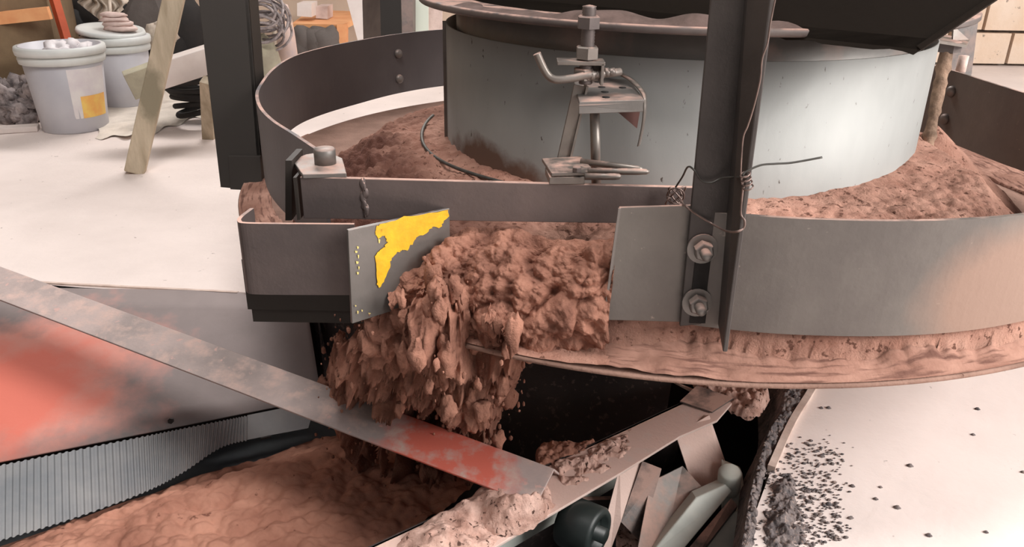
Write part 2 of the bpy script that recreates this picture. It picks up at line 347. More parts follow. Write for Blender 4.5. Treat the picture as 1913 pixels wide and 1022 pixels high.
# ================================================================== FEEDER TABLE (rotating disc)
DC = np.array([0.015, 0.14]); DR = 0.913
t = thing('feeder_disc', 'large round steel feeder table under the grey ring, its rim smeared with brown clay', 'rotating table', (DC[0], DC[1], -0.30))
d = MB().lathe([(0, 0), (DR - .004, 0), (DR, -.002), (DR, -.006), (DR - .002, -.007), (0, -.007)], (DC[0], DC[1], 0), 160); obj('table_plate', d, 'soil_disc', t)
d = MB().lathe([(.10, -.007), (.10, -.30), (.22, -.30), (.22, -.28), (.12, -.27), (.12, -.007)], (0.35, 0.32, 0), 40); obj('pedestal', d, 'dark', t)
d = MB()
for k in range(6):
    a = k * math.pi / 3 + .3; d.beam((0.35, 0.32, -.032), (DC[0] + .42 * math.cos(a), DC[1] + .42 * math.sin(a), -.032), .03, .038)
obj('underside_rib', d, 'dark', t)

# ring guard ------------------------------------------------------------
ZT, ZB = 0.202, 0.035
left_top = [Z(x, y, ZT)[:2] for x, y in [(604, 287), (575, 267), (546, 248), (510, 225), (487, 201), (480, 176), (489, 155), (510, 129), (546, 106), (598, 90), (651, 76), (711, 65), (775, 57), (831, 52)]]
left_bot = [Z(546, 248, .03)[:2]] 
ringL = [p for p in left_top]
ringL[-4:] = [np.array(p) for p in ((-0.765, 0.66), (-0.685, 0.80), (-0.585, 0.915), (-0.47, 0.99))]
back = [(-0.30, 1.05), (-0.08, 1.07), (0.16, 1.03), (0.38, .92), (0.56, .75), (0.685, .55), tuple(Z(1777, 129, ZT)[:2]), tuple(Z(1838, 148, ZT)[:2]), tuple(Z(1913, 171, ZT)[:2]), (0.775, -.06), (0.755, -.24), (0.69, -.40), (0.58, -.535), (0.47, -.62)]
front = [(0.36, -.675), (0.25, -.712), (0.14, -.728), (0.03, -.727), (-0.05, -.715), (-0.09, -.705)]
pL = smooth_path(ringL + back[:2], 6); pR = smooth_path([back[1]] + back[2:] + front, 6)
t = thing('ring_guard', 'curved grey steel ring wall standing around the rotating clay table', 'guard ring', (0, 0.1, 0))
def ring_h(p):
    p = np.asarray(p); return 0.047 - 0.017 * sm(p[:, 1], -.1, .7)
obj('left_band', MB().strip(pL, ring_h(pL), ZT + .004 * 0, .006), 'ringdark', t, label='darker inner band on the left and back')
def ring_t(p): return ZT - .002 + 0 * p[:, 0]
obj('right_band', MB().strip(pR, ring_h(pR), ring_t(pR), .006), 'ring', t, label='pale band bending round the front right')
def bolt_on_ring(px, py, path, nrm=None):
    # nearest point of the band along the ray
    best = None
    for q in path:
        dd = ray(px, py); k = ((q - CAM[:2]) @ dd[:2]) / (dd[:2] @ dd[:2]); P = CAM + dd * k; e_ = np.linalg.norm(P[:2] - q)
        if P[2] > 0 and (best is None or e_ < best[0]): best = (e_, P, q)
    P = best[1]; n2 = np.array([0, .1]) - best[2]; n2 /= np.linalg.norm(n2)
    return np.array([best[2][0], best[2][1], P[2]]) + np.array([*n2, 0]) * .003, np.array([*n2, 0])
for (x, y) in ((740, 100), (741, 147)):
    c, n_ = bolt_on_ring(x, y, pL[30:]); obj('bolt_head', MB().lathe([(0, .012), (.009, .011), (.013, .006), (.0135, 0), (0, 0)], c, 16, axis=n_), 'plate', t)
for (x, y) in ((1775, 170), (1765, 222)):
    c, n_ = bolt_on_ring(x, y, pR[:70]); obj('bolt_head', MB().lathe([(0, .012), (.009, .011), (.013, .006), (.0135, 0), (0, 0)], c, 16, axis=n_), 'plate', t)

# ================================================================== DRUM
t = thing('feed_drum', 'large galvanised steel drum standing in the clay at the middle of the table', 'drum', (0, 0, .08))
s = MB().lathe([(.450, .06), (.450, .337), (.4535, .337), (.4535, .06)], (0, 0, 0), 160, a0=math.radians(186), a1=math.radians(186 + 359.0)); obj('outer_sleeve', s, 'drum', t)
s = MB().lathe([(.425, .20), (.433, .20), (.433, .385), (.425, .385)], (0, 0, 0), 128); obj('neck', s, 'drum_in', t)
s = MB(); s.lathe([(.425, .378), (.50, .378), (.502, .380), (.502, .387), (.500, .389), (.425, .389)], (0.0, -.01, 0), 160); obj('flange', s, 'steel', t)
# rolled seam lip at the left of the sleeve
a = math.radians(186.3); P0 = np.array([.456 * math.cos(a), .456 * math.sin(a)])
obj('seam_lip', MB().beam((P0[0], P0[1], .07), (P0[0], P0[1], .340), .007, .007, up=(math.cos(a), math.sin(a), 0)), 'bright', t)
# dust lying on the flange
t2 = MB(); A = np.radians(np.linspace(212, 292, 110)); rows = []
for q in A:
    w = .012 + .018 * max(0, vnoise(np.array([[q * 6, 1, 1]]), 1, 3)[0] + .6); h = .0035 + .013 * max(0, vnoise(np.array([[q * 9, 4, 1]]), 1, 5)[0] + .35)
    rows.append([((.472 - w + k * (w + .024) / 6) * math.cos(q), (.472 - w + k * (w + .024) / 6) * math.sin(q) - .01, .3885 + h * math.sin(k * math.pi / 6)) for k in range(7)])
tag(obj('clay_dust', t2.grid(rows), mat('flange_dust', (118, 98, 92), (92, 76, 70), 30, .95, bump=.001, bscale=150)), 'ridge of brown dust lying on the flange above the drum', 'dust', kind='stuff')

# ================================================================== CLAY ON THE TABLE (heightfield)
def heap(x, y):
    r = np.hypot(x, y); th = np.degrees(np.arctan2(y, x)); th = np.where(th < -180, th + 360, th); tt = (th + 360) % 360   # 0..360
    w = np.interp(tt, [0, 25, 60, 130, 165, 190, 215, 228, 290, 320, 340, 360], [.01, .0, .03, .11, .13, .14, .17, .22, .25, .12, .0, .0])
    top = np.interp(tt, [0, 30, 120, 170, 215, 250, 290, 330, 345, 360], [.150, .150, .120, .118, .122, .128, .138, .150, .160, .150])
    P = np.c_[x, y, 0 * x]
    h = top - np.interp(tt, [0, 40, 90, 300, 320, 340, 360], [.9, .8, .55, .55, .75, .95, .9]) * np.maximum(0, r - .46 - w) - .10 * np.maximum(0, r - .46)
    # cone round the support rod at the right
    rod = np.hypot(x - .49, y + .10); h = np.maximum(h, .168 - .85 * rod)
    lay = .006 + .003 * fbm(P, 25, 3, 9)
    on = h > lay
    rough = np.where((tt > 155) & (tt < 335) | (tt < 10), 1.0, .6) * sm(h, .0, .05)
    cl = clump(P, 30, 3) * .55 + clump(P, 66, 5) * .45
    amt = np.interp(tt, [0, 20, 60, 150, 168, 185, 222, 250, 285, 330, 360], [.012, .006, .005, .007, .022, .036, .034, .010, .016, .012, .012]) * np.interp(r, [.46, .52, .60, 1], [.35, .6, 1.15, 1.3])
    h = h + rough * (cl - .45) * amt + rough * .008 * fbm(P, 14, 4, 21)
    # knee to the table surface
    k = .012; m = np.clip(.5 + .5 * (h - lay) / k, 0, 1); hh = lay * (1 - m) + h * m + k * m * (1 - m) * .5
    return hh
nr, na = 150, 1300
FA = np.radians(np.linspace(170, 262, 80)); fr = .500 + .010 * np.sin((FA - FA[0]) * 1.6)
fo_ = obj('foot_ring', MB().tube(np.c_[fr * np.cos(FA), fr * np.sin(FA), heap(fr * np.cos(FA), fr * np.sin(FA)) * 0 + .127 + .004 * np.sin(FA * 5)], .0032, 8), 'wiredark', bpy.data.objects['feed_drum'])
aa = np.arange(na) * 2 * math.pi / na; G = np.zeros((na, nr, 3))
for i, q in enumerate(aa):
    # ray from drum axis to the edge of the table
    dx, dy = math.cos(q), math.sin(q); bq = -(dx * DC[0] + dy * DC[1]); cq = DC @ DC - (DR - .002) ** 2; R_ = -bq + math.sqrt(bq * bq - cq)
    G[i, :, 0] = dx * np.linspace(.44, R_, nr); G[i, :, 1] = dy * np.linspace(.44, R_, nr)
X, Y = G[..., 0].ravel(), G[..., 1].ravel(); H = heap(X, Y)
# outside / inside of the ring: the heap stops at the ring band, except at the discharge gap
ringpoly = np.vstack([pL[:, :2], pR[:, :2]])
pa = np.arctan2(ringpoly[:, 1] , ringpoly[:, 0]); pr = np.hypot(ringpoly[:, 0], ringpoly[:, 1]); o_ = np.argsort(pa); pa, pr = pa[o_], pr[o_]
th = np.arctan2(Y, X); rr = np.hypot(X, Y); rring = np.interp(th, pa, pr, period=2 * math.pi)
P = np.c_[X, Y, 0 * X]
outside = rr > rring - .004
gap = (np.degrees(th) > -138) & (X < -.195) & (Y < 0)
film = .0035 + .0022 * fbm(P, 30, 4, 31) + .003 * clump(P, 80, 8) * sm(vnoise(P, 9, 44), .1, .6)
# dark crumbly line just outside the ring
film = film + (.010 + .022 * clump(P, 55, 12)) * np.exp(-np.maximum(0, rr - rring) / .009) * np.interp((np.degrees(th) + 360) % 360, [0, 200, 258, 270, 322, 345, 360], [0, .3, .3, .8, .7, 0, 0]) * (.35 + .9 * sm(vnoise(P, 11, 71), -.5, .5))
Hraw = H.copy(); H = np.where(~outside, np.minimum(H, np.interp((np.degrees(th) + 360) % 360, [0, 60, 200, 320, 335, 360], [.004, .004, .02, .03, .01, .004]) + np.maximum(0, rring - rr) * 1.3 + .006 * clump(P, 60, 77)), H)
film = np.maximum(.0012, film * sm(DR - .002 - np.hypot(X - DC[0], Y - DC[1]), 0, .014))
H = np.where(outside & ~gap, film, H)
# mass moving out of the gate: stands high then drops at the edge of the table
edge = DR - np.hypot(X - DC[0], Y - DC[1])
gx = sm(X, -.60, -.50) * (1 - sm(X, -.28, -.205)); H = np.where(gap, H * (1 - gx) + Hraw * gx, H); H = np.where(gap & outside, film, H)
front_h = .022 * sm(edge, .0, .14)
fh = front_h + (clump(P, 30, 14) - .3) * .020 * sm(edge, .0, .06)
zone = gap & (Y < -.56)
H = np.where(zone, np.maximum(film, H * (1 - gx * sm(-Y, .56, .62)) + fh * gx * sm(-Y, .56, .62)), H)
# crumbs creeping under the end plate
cre = np.exp(-(((X + .14) / .10) ** 2)) * np.exp(-(((Y + .745) / .03) ** 2)); H = H + cre * .010 * clump(P, 34, 19)
H = np.where((~outside) & ~gap & (H < .010), -.001, H); G[..., 2] = np.maximum(H, -.001).reshape(na, nr)
hp = MB().grid(G, True, True, False)
bare = (~outside) & (H < .010) & ~gap; hp.f = [f for f in hp.f if not all(bare[i] for i in f)]; hp.sm = [True] * len(hp.f)
o = obj('clay_heap', hp, 'soil_dry', recalc=False)
at = o.data.attributes.new('dark_amt', 'FLOAT', 'POINT')
tt_ = (np.degrees(th) + 360) % 360
dark_w = np.interp(tt_, [0, 155, 172, 190, 225, 250, 285, 300, 360], [0, 0, .5, .95, .9, .1, .0, .05, 0]) * sm(rr, .50, .60)  # heap darker by angle and radius, broken up by noise below
dark_w = dark_w + .9 * np.interp(tt_, [0, 20, 60, 90, 300, 330, 360], [.8, .9, .4, .2, 0, .35, .8]) * sm(rr, .60, .68)
dark_w = np.clip(dark_w + .55 * fbm(P, 16, 4, 99) * sm(rr, .47, .56), 0, 1) * np.where(outside, .0, 1)
at.data.foreach_set('value', dark_w.astype(np.float32))
o.data.materials.append(M['soil_film'])
fo = outside.copy(); mi = np.array([1 if all(fo[i] for i in f) and not zone[f[0]] else 0 for f in hp.f], dtype=np.int32); o.data.polygons.foreach_set('material_index', mi)
tag(o, 'crumbly brown clay heaped around the drum and spread over the turning table', 'clay', kind='stuff')

# ---- bulk at the gate: rolling over the edge and falling into the chute
def clod_surface(name, ctrl, nu, nv, amp, seed, matn, label, stretchz=1.0, back=.05):
    # ctrl: rows (down) of control points (across)
    C = [smooth_path(r, 12) for r in ctrl]; C = np.array([np.array([np.interp(np.linspace(0, len(c) - 1, nu), range(len(c)), c[:, q]) for q in range(3)]).T for c in C])
    A = np.array([smooth_path(C[:, j], 14) for j in range(nu)]); idx = np.linspace(0, A.shape[1] - 1, nv); lo = np.floor(idx).astype(int); hi = np.minimum(lo + 1, A.shape[1] - 1); f_ = (idx - lo)[None, :, None]
    A = A[:, lo] * (1 - f_) + A[:, hi] * f_
    du = np.gradient(A, axis=0); dv = np.gradient(A, axis=1); N = np.cross(du, dv); N /= np.linalg.norm(N, axis=2)[..., None] + 1e-9
    if (N[..., 1].mean() > 0): N = -N
    Q = A.reshape(-1, 3) * np.array([1, 1, stretchz])
    vv = np.tile(np.linspace(0, 1, nv), nu); uu = np.repeat(np.linspace(0, 1, nu), nv)
    W_ = Q + .012 * np.c_[fbm(Q, 18, 3, seed + 60), fbm(Q, 18, 3, seed + 61), fbm(Q, 18, 3, seed + 62)]
    dsp = (clump(W_, 21, seed) - .45) * .75 + (clump(W_, 48, seed + 4) - .4) * .42 + (clump(W_, 105, seed + 5) - .4) * .16 + .25 * fbm(Q, 60, 4, seed + 9) + .9 * fbm(Q, 8, 3, seed + 40) + (1.5 * (.5 - 2 * np.abs(fbm(A.reshape(-1, 3) * np.array([1, 1, .14]), 30, 4, seed + 80))) + .6 * fbm(A.reshape(-1, 3) * np.array([1, 1, .25]), 12, 2, seed + 82) if stretchz < 1 else 0)
    fade = sm(uu, 0, .08) * (1 - sm(uu, .92, 1)); 
    D = A.reshape(-1, 3) + N.reshape(-1, 3) * (dsp * amp(uu, vv))[:, None]
    mb = MB(); mb.grid(D.reshape(nu, nv, 3), True)
    B = A + np.array([0, back, -.005]); B = B.reshape(nu, nv, 3)[::6, ::6]
    return D.reshape(nu, nv, 3), mb

rows = [
 [Z(800, 470, .10), Z(850, 440, .125), Z(930, 425, .138), Z(1040, 440, .142), Z(1150, 452, .142)],
 [Z(752, 530, .07), Z(820, 475, .115), Z(920, 455, .128), Z(1040, 470, .130), Z(1150, 485, .130)],
 [Z(735, 580, .03), Z(800, 540, .07), Z(900, 520, .09), Z(1030, 540, .088), Z(1140, 560, .078)],
 [Z(700, 620, .00), Z(775, 610, .02), Z(880, 600, .035), Z(1000, 620, .030), Z(1120, 625, .016)],
]
rows.append([PD(672, 652, 1.13), PD(770, 660, 1.12), PD(880, 655, 1.105), PD(990, 660, 1.10), PD(1080, 650, 1.085)])
D1, mb = clod_surface('bulk', rows, 330, 260, lambda u, v: .044 * (0.45 + .55 * sm(v, 0, .3)), 61, 'soil', '')
nu, nv = D1.shape[:2]; hole = fbm(D1.reshape(-1, 3) * np.array([1, 1, .4]), 34, 4, 190); vv = np.tile(np.linspace(0, 1, nv), nu); ok = hole > -1 + 1.3 * sm(vv, .72, 1)
mb.f = [f for f in mb.f if all(ok[i] for i in f)]; mb.sm = [True] * len(mb.f)
t = obj('clay_bulk', mb, 'soil', recalc=False); tag(t, 'dark lumpy clay rolling out between the yellow-stained plate and the end plate', 'clay', kind='stuff')
rows = [
 [PD(640, 585, 1.12), PD(730, 560, 1.07), PD(830, 520, 1.06), PD(930, 560, 1.05), PD(1010, 625, 1.06)],
 [PD(622, 650, 1.20), PD(712, 640, 1.13), PD(810, 640, 1.09), PD(905, 650, 1.10), PD(975, 680, 1.13)],
 [PD(612, 705, 1.41), PD(695, 715, 1.36), PD(790, 720, 1.31), PD(880, 725, 1.27), PD(950, 730, 1.28)],
 [PD(635, 790, 1.54), PD(715, 800, 1.50), PD(790, 815, 1.46), PD(860, 820, 1.44), PD(910, 810, 1.44)],
 [PD(660, 880, 1.60), PD(740, 885, 1.57), PD(800, 890, 1.54), PD(850, 890, 1.53), PD(880, 880, 1.54)],
]
D2, mb2 = clod_surface('fall', rows, 300, 340, lambda u, v: .058 * (1 - .25 * v) * (0.35 + .65 * sm(u, 0, .12) * (1 - sm(u, .85, 1))), 73, 'soil', '', stretchz=.42)
# ragged sides and holes low in the fall
nu, nv = D2.shape[:2]; keep = []
Q = D2.reshape(-1, 3) * np.array([1, 1, .25]); hole = fbm(Q, 26, 4, 90); uu = np.repeat(np.linspace(0, 1, nu), nv); vv = np.tile(np.linspace(0, 1, nv), nu)
edge_ = np.minimum(uu, 1 - uu); thr = -.75 + .60 * (1 - sm(edge_, 0, .16)) + .50 * sm(vv, .45, 1)
ok = hole > thr
mb2.f = [f for f in mb2.f if all(ok[i] for i in f)]; mb2.sm = [True] * len(mb2.f)
# loose crumbs flying around the fall
for k in range(800):
    i = rng.randint(0, nu); j = int(nv * (rng.rand() ** .8)); j = min(j, nv - 1); u = i / nu
    p = D2[i, j] + rng.randn(3) * np.array([.010 + .012 * j / nv, .016, .02])
    r = .0012 + .0030 * rng.rand() ** 3
    mb2.blob(p, r, k % 37, 3, .5, (1, 1, 1.0 + 1.4 * rng.rand()))
for k in range(150):
    i = rng.randint(6, nu - 6); j = int(nv * rng.rand() * .75); p = D2[i, j] + np.array([0, -.008, 0]) + rng.randn(3) * .008
    mb2.blob(p, .006 + .009 * rng.rand() ** 1.5, k, 8, .9, (.8, .8, 1.2 + .9 * rng.rand()))
t = obj('falling_clay', mb2, 'soil', recalc=False); tag(t, 'stream of brown clay lumps falling from the table edge into the chute', 'clay', kind='stuff')

# ================================================================== GATE BAR WITH HINGE
gy = -0.62
t = thing('gate_bar', 'long flat steel gate bar spanning in front of the drum, hinged at its left end', 'gate bar', (-.35, gy, .15))
g = MB(); aL, aR = PY(560, 331, gy), PY(1300, 352, gy)
g.slab([(aL[0], gy, aL[2]), (aR[0], gy, aR[2] + .001), (aR[0], gy, aR[2] - .050), (aL[0], gy, aL[2] - .057)], (0, .008, 0)); obj('bar', g, 'gate', t, .001)
g = MB(); wz = .004
c = PY(680, 372, gy)
for k in range(5): g.blob((c[0] + .002 * math.sin(k * 2), gy, aL[2] - .008 - k * .009), .0055, k, 8, .8, (.7, .35, 1.7))
obj('weld_bead', g, 'gate', t)
h = MB(); b0, b1, b2, b3 = Z(548, 302, .206), Z(570, 292, .206), Z(640, 300, .206), Z(650, 328, .206)
h.slab([Z(546, 306, .206), Z(572, 296, .206), Z(610, 290, .206), Z(640, 303, .206), Z(648, 332, .206), Z(566, 334, .206)], (0, 0, .006)); obj('hinge_plate', h, 'plate', t, .001)
p_ = Z(540, 306, .206); h = MB(); h.slab([PY(533, 300, gy + .03), PY(545, 300, gy + .03), PY(545, 412, gy + .03), PY(533, 412, gy + .03)], (0, .06, 0)); h.box((aL[0] - .006, gy + .022, .178), (.004, .05, .058)); obj('hinge_cheek', h, 'dark', t)
c = Z(608, 305, .212); obj('pivot_bolt', MB().lathe([(0, 0), (.0145, 0), (.0145, .019), (.013, .021), (0, .021)], c, 20, True), 'plate', t)

# ================================================================== SCRAPER CHANNEL (left) and DEFLECTOR (yellow)
t = thing('scraper_channel', 'dark folded steel plate at the left of the discharge gap, its end bent back', 'steel plate', (-.59, -.68, .05))
y0 = -.682
L0, L1 = Z(452, 416, .166), Z(662, 418, .166)
path = smooth_path([(L0[0] - .004, L0[1] + .055), (L0[0] - .008, L0[1] + .022), (L0[0] - .005, L0[1] + .006), (L0[0] + .006, L0[1]), (L0[0] + .05, L0[1])], 6)
path = np.vstack([path, [(L1[0], L1[1])]])
zbt = PY(450, 548, L0[1])[2]
obj('folded_plate', MB().strip(path, zbt, .166, .005), 'gate', t)
obj('stiffener', MB().box((-.60, -.615, .052), (.17, .012, .075)), 'dark', t)
zl_ = PY(600, 603, -.62)[2]; s_ = MB().box((-.585, -.60, (zl_ + .016) / 2), (.19, .04, .016 - zl_)); obj('lower_block', s_, 'dark', t)
t = thing('deflector_plate', 'upright steel plate with peeling yellow paint turned towards the falling clay', 'steel plate', (-.46, -.66, .05))
A0, A1 = Z(650, 430, .168), Z(840, 389, .168); B0 = CAM + ray(658, 605) * ((A0[1] - CAM[1]) / ray(658, 605)[1]); 
B1 = np.array([A1[0], A1[1], B0[2] + .006]); nrm = np.cross(A1 - A0, (0, 0, 1)); nrm /= np.linalg.norm(nrm)
if nrm[1] > 0: nrm = -nrm
dp = MB().slab([A0, A1, B1, B0], -nrm * .005); dpo = obj('plate', dp, 'plate', t, .0008)
def onp(px, py, off=.0006):  # ray hit on the plate plane
    d_ = ray(px, py); return CAM + d_ * (((A0 - CAM) @ nrm) / (d_ @ nrm)) + nrm * off
yp = [(712, 418), (745, 408), (790, 400), (838, 391), (838, 404), (828, 412), (822, 425), (806, 424), (800, 432), (782, 440), (772, 452), (762, 468), (752, 466), (742, 470), (732, 482), (728, 500), (718, 522), (708, 537), (703, 530), (704, 505), (700, 480), (706, 470), (716, 462), (724, 452), (718, 440), (706, 446), (701, 436), (702, 424)]
pts = []
for i in range(len(yp)):
    a_, b_ = np.array(yp[i], float), np.array(yp[(i + 1) % len(yp)], float)
    for k in range(4): q = a_ + (b_ - a_) * k / 4 + rng.randn(2) * (1.4 if k else .5); pts.append(onp(*q))
obj('yellow_paint', MB().slab(pts, nrm * .0003), 'yellow', dpo, label='peeling bright yellow paint patch')
pk_ = mat('pale_yellow_specks', (236, 214, 130))
for (x, y, w, h) in ((668, 462, 4, 5), (665, 470, 5, 4), (669, 479, 3, 7), (667, 490, 5, 5), (670, 500, 3, 6), (668, 510, 4, 5), (664, 571, 3, 3), (668, 583, 3, 6), (676, 580, 3, 4), (690, 585, 5, 2), (712, 430, 5, 6), (708, 450, 4, 8)):
    obj('paint_speck', MB().slab([onp(x - w / 2, y - h / 2), onp(x + w / 2, y - h / 2 + 1), onp(x + w / 2 - 1, y + h / 2), onp(x - w / 2 + 1, y + h / 2)], nrm * .0003), pk_, dpo)

# ================================================================== END PLATE + HANGER (right)
t = thing('end_plate', 'plain grey steel plate closing the right side of the discharge gap', 'steel plate', (-.14, -.70, .05))
q = [PY(1157, 388, -.702), PY(1292, 384, -.702), PY(1280, 602, -.702), PY(1128, 598, -.702)]
obj('plate', MB().slab(q, (0, .005, 0)), 'ring', t, .0008)
e = MB().beam(q[0] + V(0, -.002, 0), q[3] + V(0, -.002, 0), .003, .003, up=(0, 1, 0)); obj('bent_edge', e, 'plate', t)

t = thing('hanger_bracket', 'steel angle bracket at the front right, bolted twice to the ring beside the gate', 'bracket', (-.08, -.72, .05), 'angle brackets hanging the ring from the hopper')
yf = -.712
fa = MB(); bl_, tl_ = PY(1270, 610, yf), PY(1360, -330, yf); br_, tr_ = PY(1345, 602, yf), PY(1423, -330, yf)
slot = [PY(1300, 470, yf), PY(1322, 470, yf), PY(1316, 545, yf), PY(1294, 545, yf)]
fa.slab([bl_, br_, tr_, tl_], (0, .006, 0)); obj('face_flange', fa, 'hanger', t, .001)
sd = MB(); sb_, st_ = PY(1350, 658, yf - .055), PY(1481, -330, yf - .055)
sd.slab([br_ + V(-.003, 0, 0), sb_, st_, tr_ + V(-.003, 0, 0)], (.006, 0, 0)); obj('side_flange', sd, 'hanger', t, .0015)
for i, (x, y) in enumerate(((1318, 466), (1308, 566))):
    c = PY(x - 6, y - 2, yf); 
    b_o = obj('bolt', MB().lathe([(0, 0), (.0065, 0), (.0065, .027), (.0053, .030), (0, .030)], c, 14, True, axis=(0, -1, 0)), 'plate', t)
    obj('washer', MB().lathe([(0, 0), (.019, 0), (.019, .003), (0, .003)], c, 24, False, axis=(0, -1, 0)), 'plate', b_o)
    obj('nut', MB().hexnut(c + V(0, -.003, 0), (0, -1, 0), .0125, .011), 'plate', b_o, .0006)
o = MB(); c = PY(1309, 520, yf - .0006); o.box((c[0], yf - .0008, c[2]), (.019, .0012, .055)); o.box((PY(1304, 590, yf)[0], yf - .0008, PY(1304, 590, yf)[2]), (.02, .0012, .02)); obj('slot', o, 'black', t, label='dark adjusting slot')

def hanger(label, p0t, p0b, w, ydir, depth, mt='hanger', bolts=()):
    t = thing('hanger_bracket', label, 'bracket', p0b, 'angle brackets hanging the ring from the hopper')
    return t
# left hanger: a box-like angle outside the ring
t = thing('hanger_bracket', 'wide black steel bracket hanging outside the ring at the far left', 'bracket', PD(450, 356, 1.7), 'angle brackets hanging the ring from the hopper')
a, b_, c, d_ = PD(332, -330, 1.70), PD(439, -330, 1.70), PD(491, 357, 1.70), PD(412, 350, 1.70)
obj('face_flange', MB().slab([a, b_, c, d_], (0, .008, 0)), 'dark', t, .001)
obj('side_flange', MB().slab([b_, c, c + V(0, .07, 0), b_ + V(0, .07, 0)], (-.008, 0, 0)), 'dark', t, .001)
e0, e1 = PD(426, 291, 1.69), PD(486, 292, 1.69); z0, z1 = PD(430, 354, 1.69), PD(490, 357, 1.69)
obj('foot_lap', MB().slab([e0, e1, z1, z0], (0, .008, 0)), 'dark', t, .001)
# rear left hanger
t = thing('hanger_bracket', 'dark steel bracket behind the ring at the back left, beside the drum', 'bracket', PD(725, 80, 2.50), 'angle brackets hanging the ring from the hopper')
def dq(x0, x1, y0, y1, dep, dx=0): return [PD(x0, y0, dep), PD(x1, y0, dep), PD(x1 + dx, y1, dep), PD(x0 + dx, y1, dep)]
obj('face_flange', MB().slab(dq(709, 748, -30, 120, 2.52, 4), (0, .008, 0)), 'dark', t)
obj('side_flange', MB().slab([PD(709, -30, 2.52), PD(676, -30, 2.60), PD(680, 120, 2.60), PD(713, 120, 2.52)], (0, .008, 0)), 'steel', t)
# rear right hanger
t = thing('hanger_bracket', 'dark steel bracket behind the ring at the back right, near the block wall', 'bracket', PD(1805, 150, 2.1), 'angle brackets hanging the ring from the hopper')
obj('face_flange', MB().slab([PD(1788, -30, 2.12), PD(1832, -30, 2.12), PD(1803, 200, 2.12), PD(1770, 200, 2.12)], (0, .008, 0)), 'hanger', t)
obj('side_flange', MB().slab([PD(1832, -30, 2.12), PD(1832, -30, 2.12) + V(0.004, .06, 0), PD(1803, 200, 2.12) + V(.004, .06, 0), PD(1803, 200, 2.12)], (.006, 0, 0)), 'hanger', t)
obj('bolt', MB().lathe([(0, 0), (.012, 0), (.012, .04), (0, .04)], PD(1794, 134, 2.05), 12), 'rim', t)

# ================================================================== HOPPER above
t = thing('supply_hopper', 'dark steel hopper body overhanging the drum along the top edge', 'hopper', (0, 0, .385))
HA, HB = Z(1720, 93, .378), Z(800, -4, .378)      # near lower edge
u_ = (HB - HA); u_ /= np.linalg.norm(u_); n_ = np.array([u_[1], -u_[0], 0]); 
if n_[1] > 0: n_ = -n_
HB = HA + u_ * 1.0; HK = Z(1860, 0, .44)
out = [HA, HB, HB - n_ * .95, HA + V(.12, .95, 0)]
cx_ = (out[0] + out[2]) / 2; h1 = MB()
low = [cx_ + (p - cx_) for p in out]; hi_ = [V(*(cx_ + (p - cx_) * 1.85)[:2], .92) for p in out]; hi_[0] = HA + (HK - HA) * ((.92 - HA[2]) / (HK[2] - HA[2])); hi_[3] = hi_[0] + V(.12, 1.4, 0); hi_[1] = HB + (hi_[0] - HA) + u_ * .5; fv_ = (hi_[0] - HA) / np.linalg.norm(hi_[0] - HA)
for i in range(4):
    a, b_, c, d_ = low[i], low[(i + 1) % 4], hi_[(i + 1) % 4], hi_[i]; nn = np.cross(b_ - a, d_ - a); nn /= np.linalg.norm(nn); mid = (a + b_) / 2 - cx_; nn = -nn if nn @ mid > 0 else nn
    h1.slab([a, b_, c, d_], nn * .006)
obj('cone_plate', h1, 'hopper', t)
# ragged lower lip of the hopper plate
lip = MB(); n = 60; pa_ = [HA + (HB - HA) * k / n for k in range(n + 1)]; pl = [p + fv_ * .02 for p in pa_] + [p - fv_ * (.004 + .006 * abs(vnoise(np.array([[k * .6, 0, 0]]))[0]) * (1 if k < 18 else .25)) for k, p in reversed(list(enumerate(pa_)))]
obj('lower_lip', MB().slab(pl, -n_ * .004), 'hopper', t)
# gusset over the support rod
t = thing('support_rod', 'clay-caked threaded rod standing in the heap at the right of the drum', 'rod', Z(1728, 297, .12))
top = PD(1771, 84, 1.53); bot = PD(1727, 300, 1.50)
pp = [bot + (top - bot) * k / 24 for k in range(25)]; rad_ = [.0115 + .0035 * vnoise(np.array([[k * .8, 2, 3]]))[0] for k in range(25)]
obj('rod', MB().tube(pp, rad_, 14), 'rusty', t)
obj('nut', MB().hexnut(top - V(0, 0, .012), (0, 0, 1), .024, .018), 'steel', t)
g = MB(); g0 = PD(1742, 78, 1.50); g1 = PD(1812, 74, 1.55); g.slab([PD(1742, 74, 1.48), PD(1806, 84, 1.50), PD(1812, 74, 1.60), PD(1752, 62, 1.62)], (0, 0, -.005)); obj('gusset_plate', g, 'bright', t)
g = MB(); g.slab([PD(1782, 50, 1.55), PD(1788, 54, 1.55), PD(1810, 74, 1.55), PD(1780, 76, 1.55)], (0, .005, 0)); g.slab([PD(1745, 72, 1.54), PD(1790, 40, 1.54), PD(1793, 46, 1.54), PD(1756, 72, 1.54)], (0, .006, 0)); obj('gusset_web', g, 'bright', t)

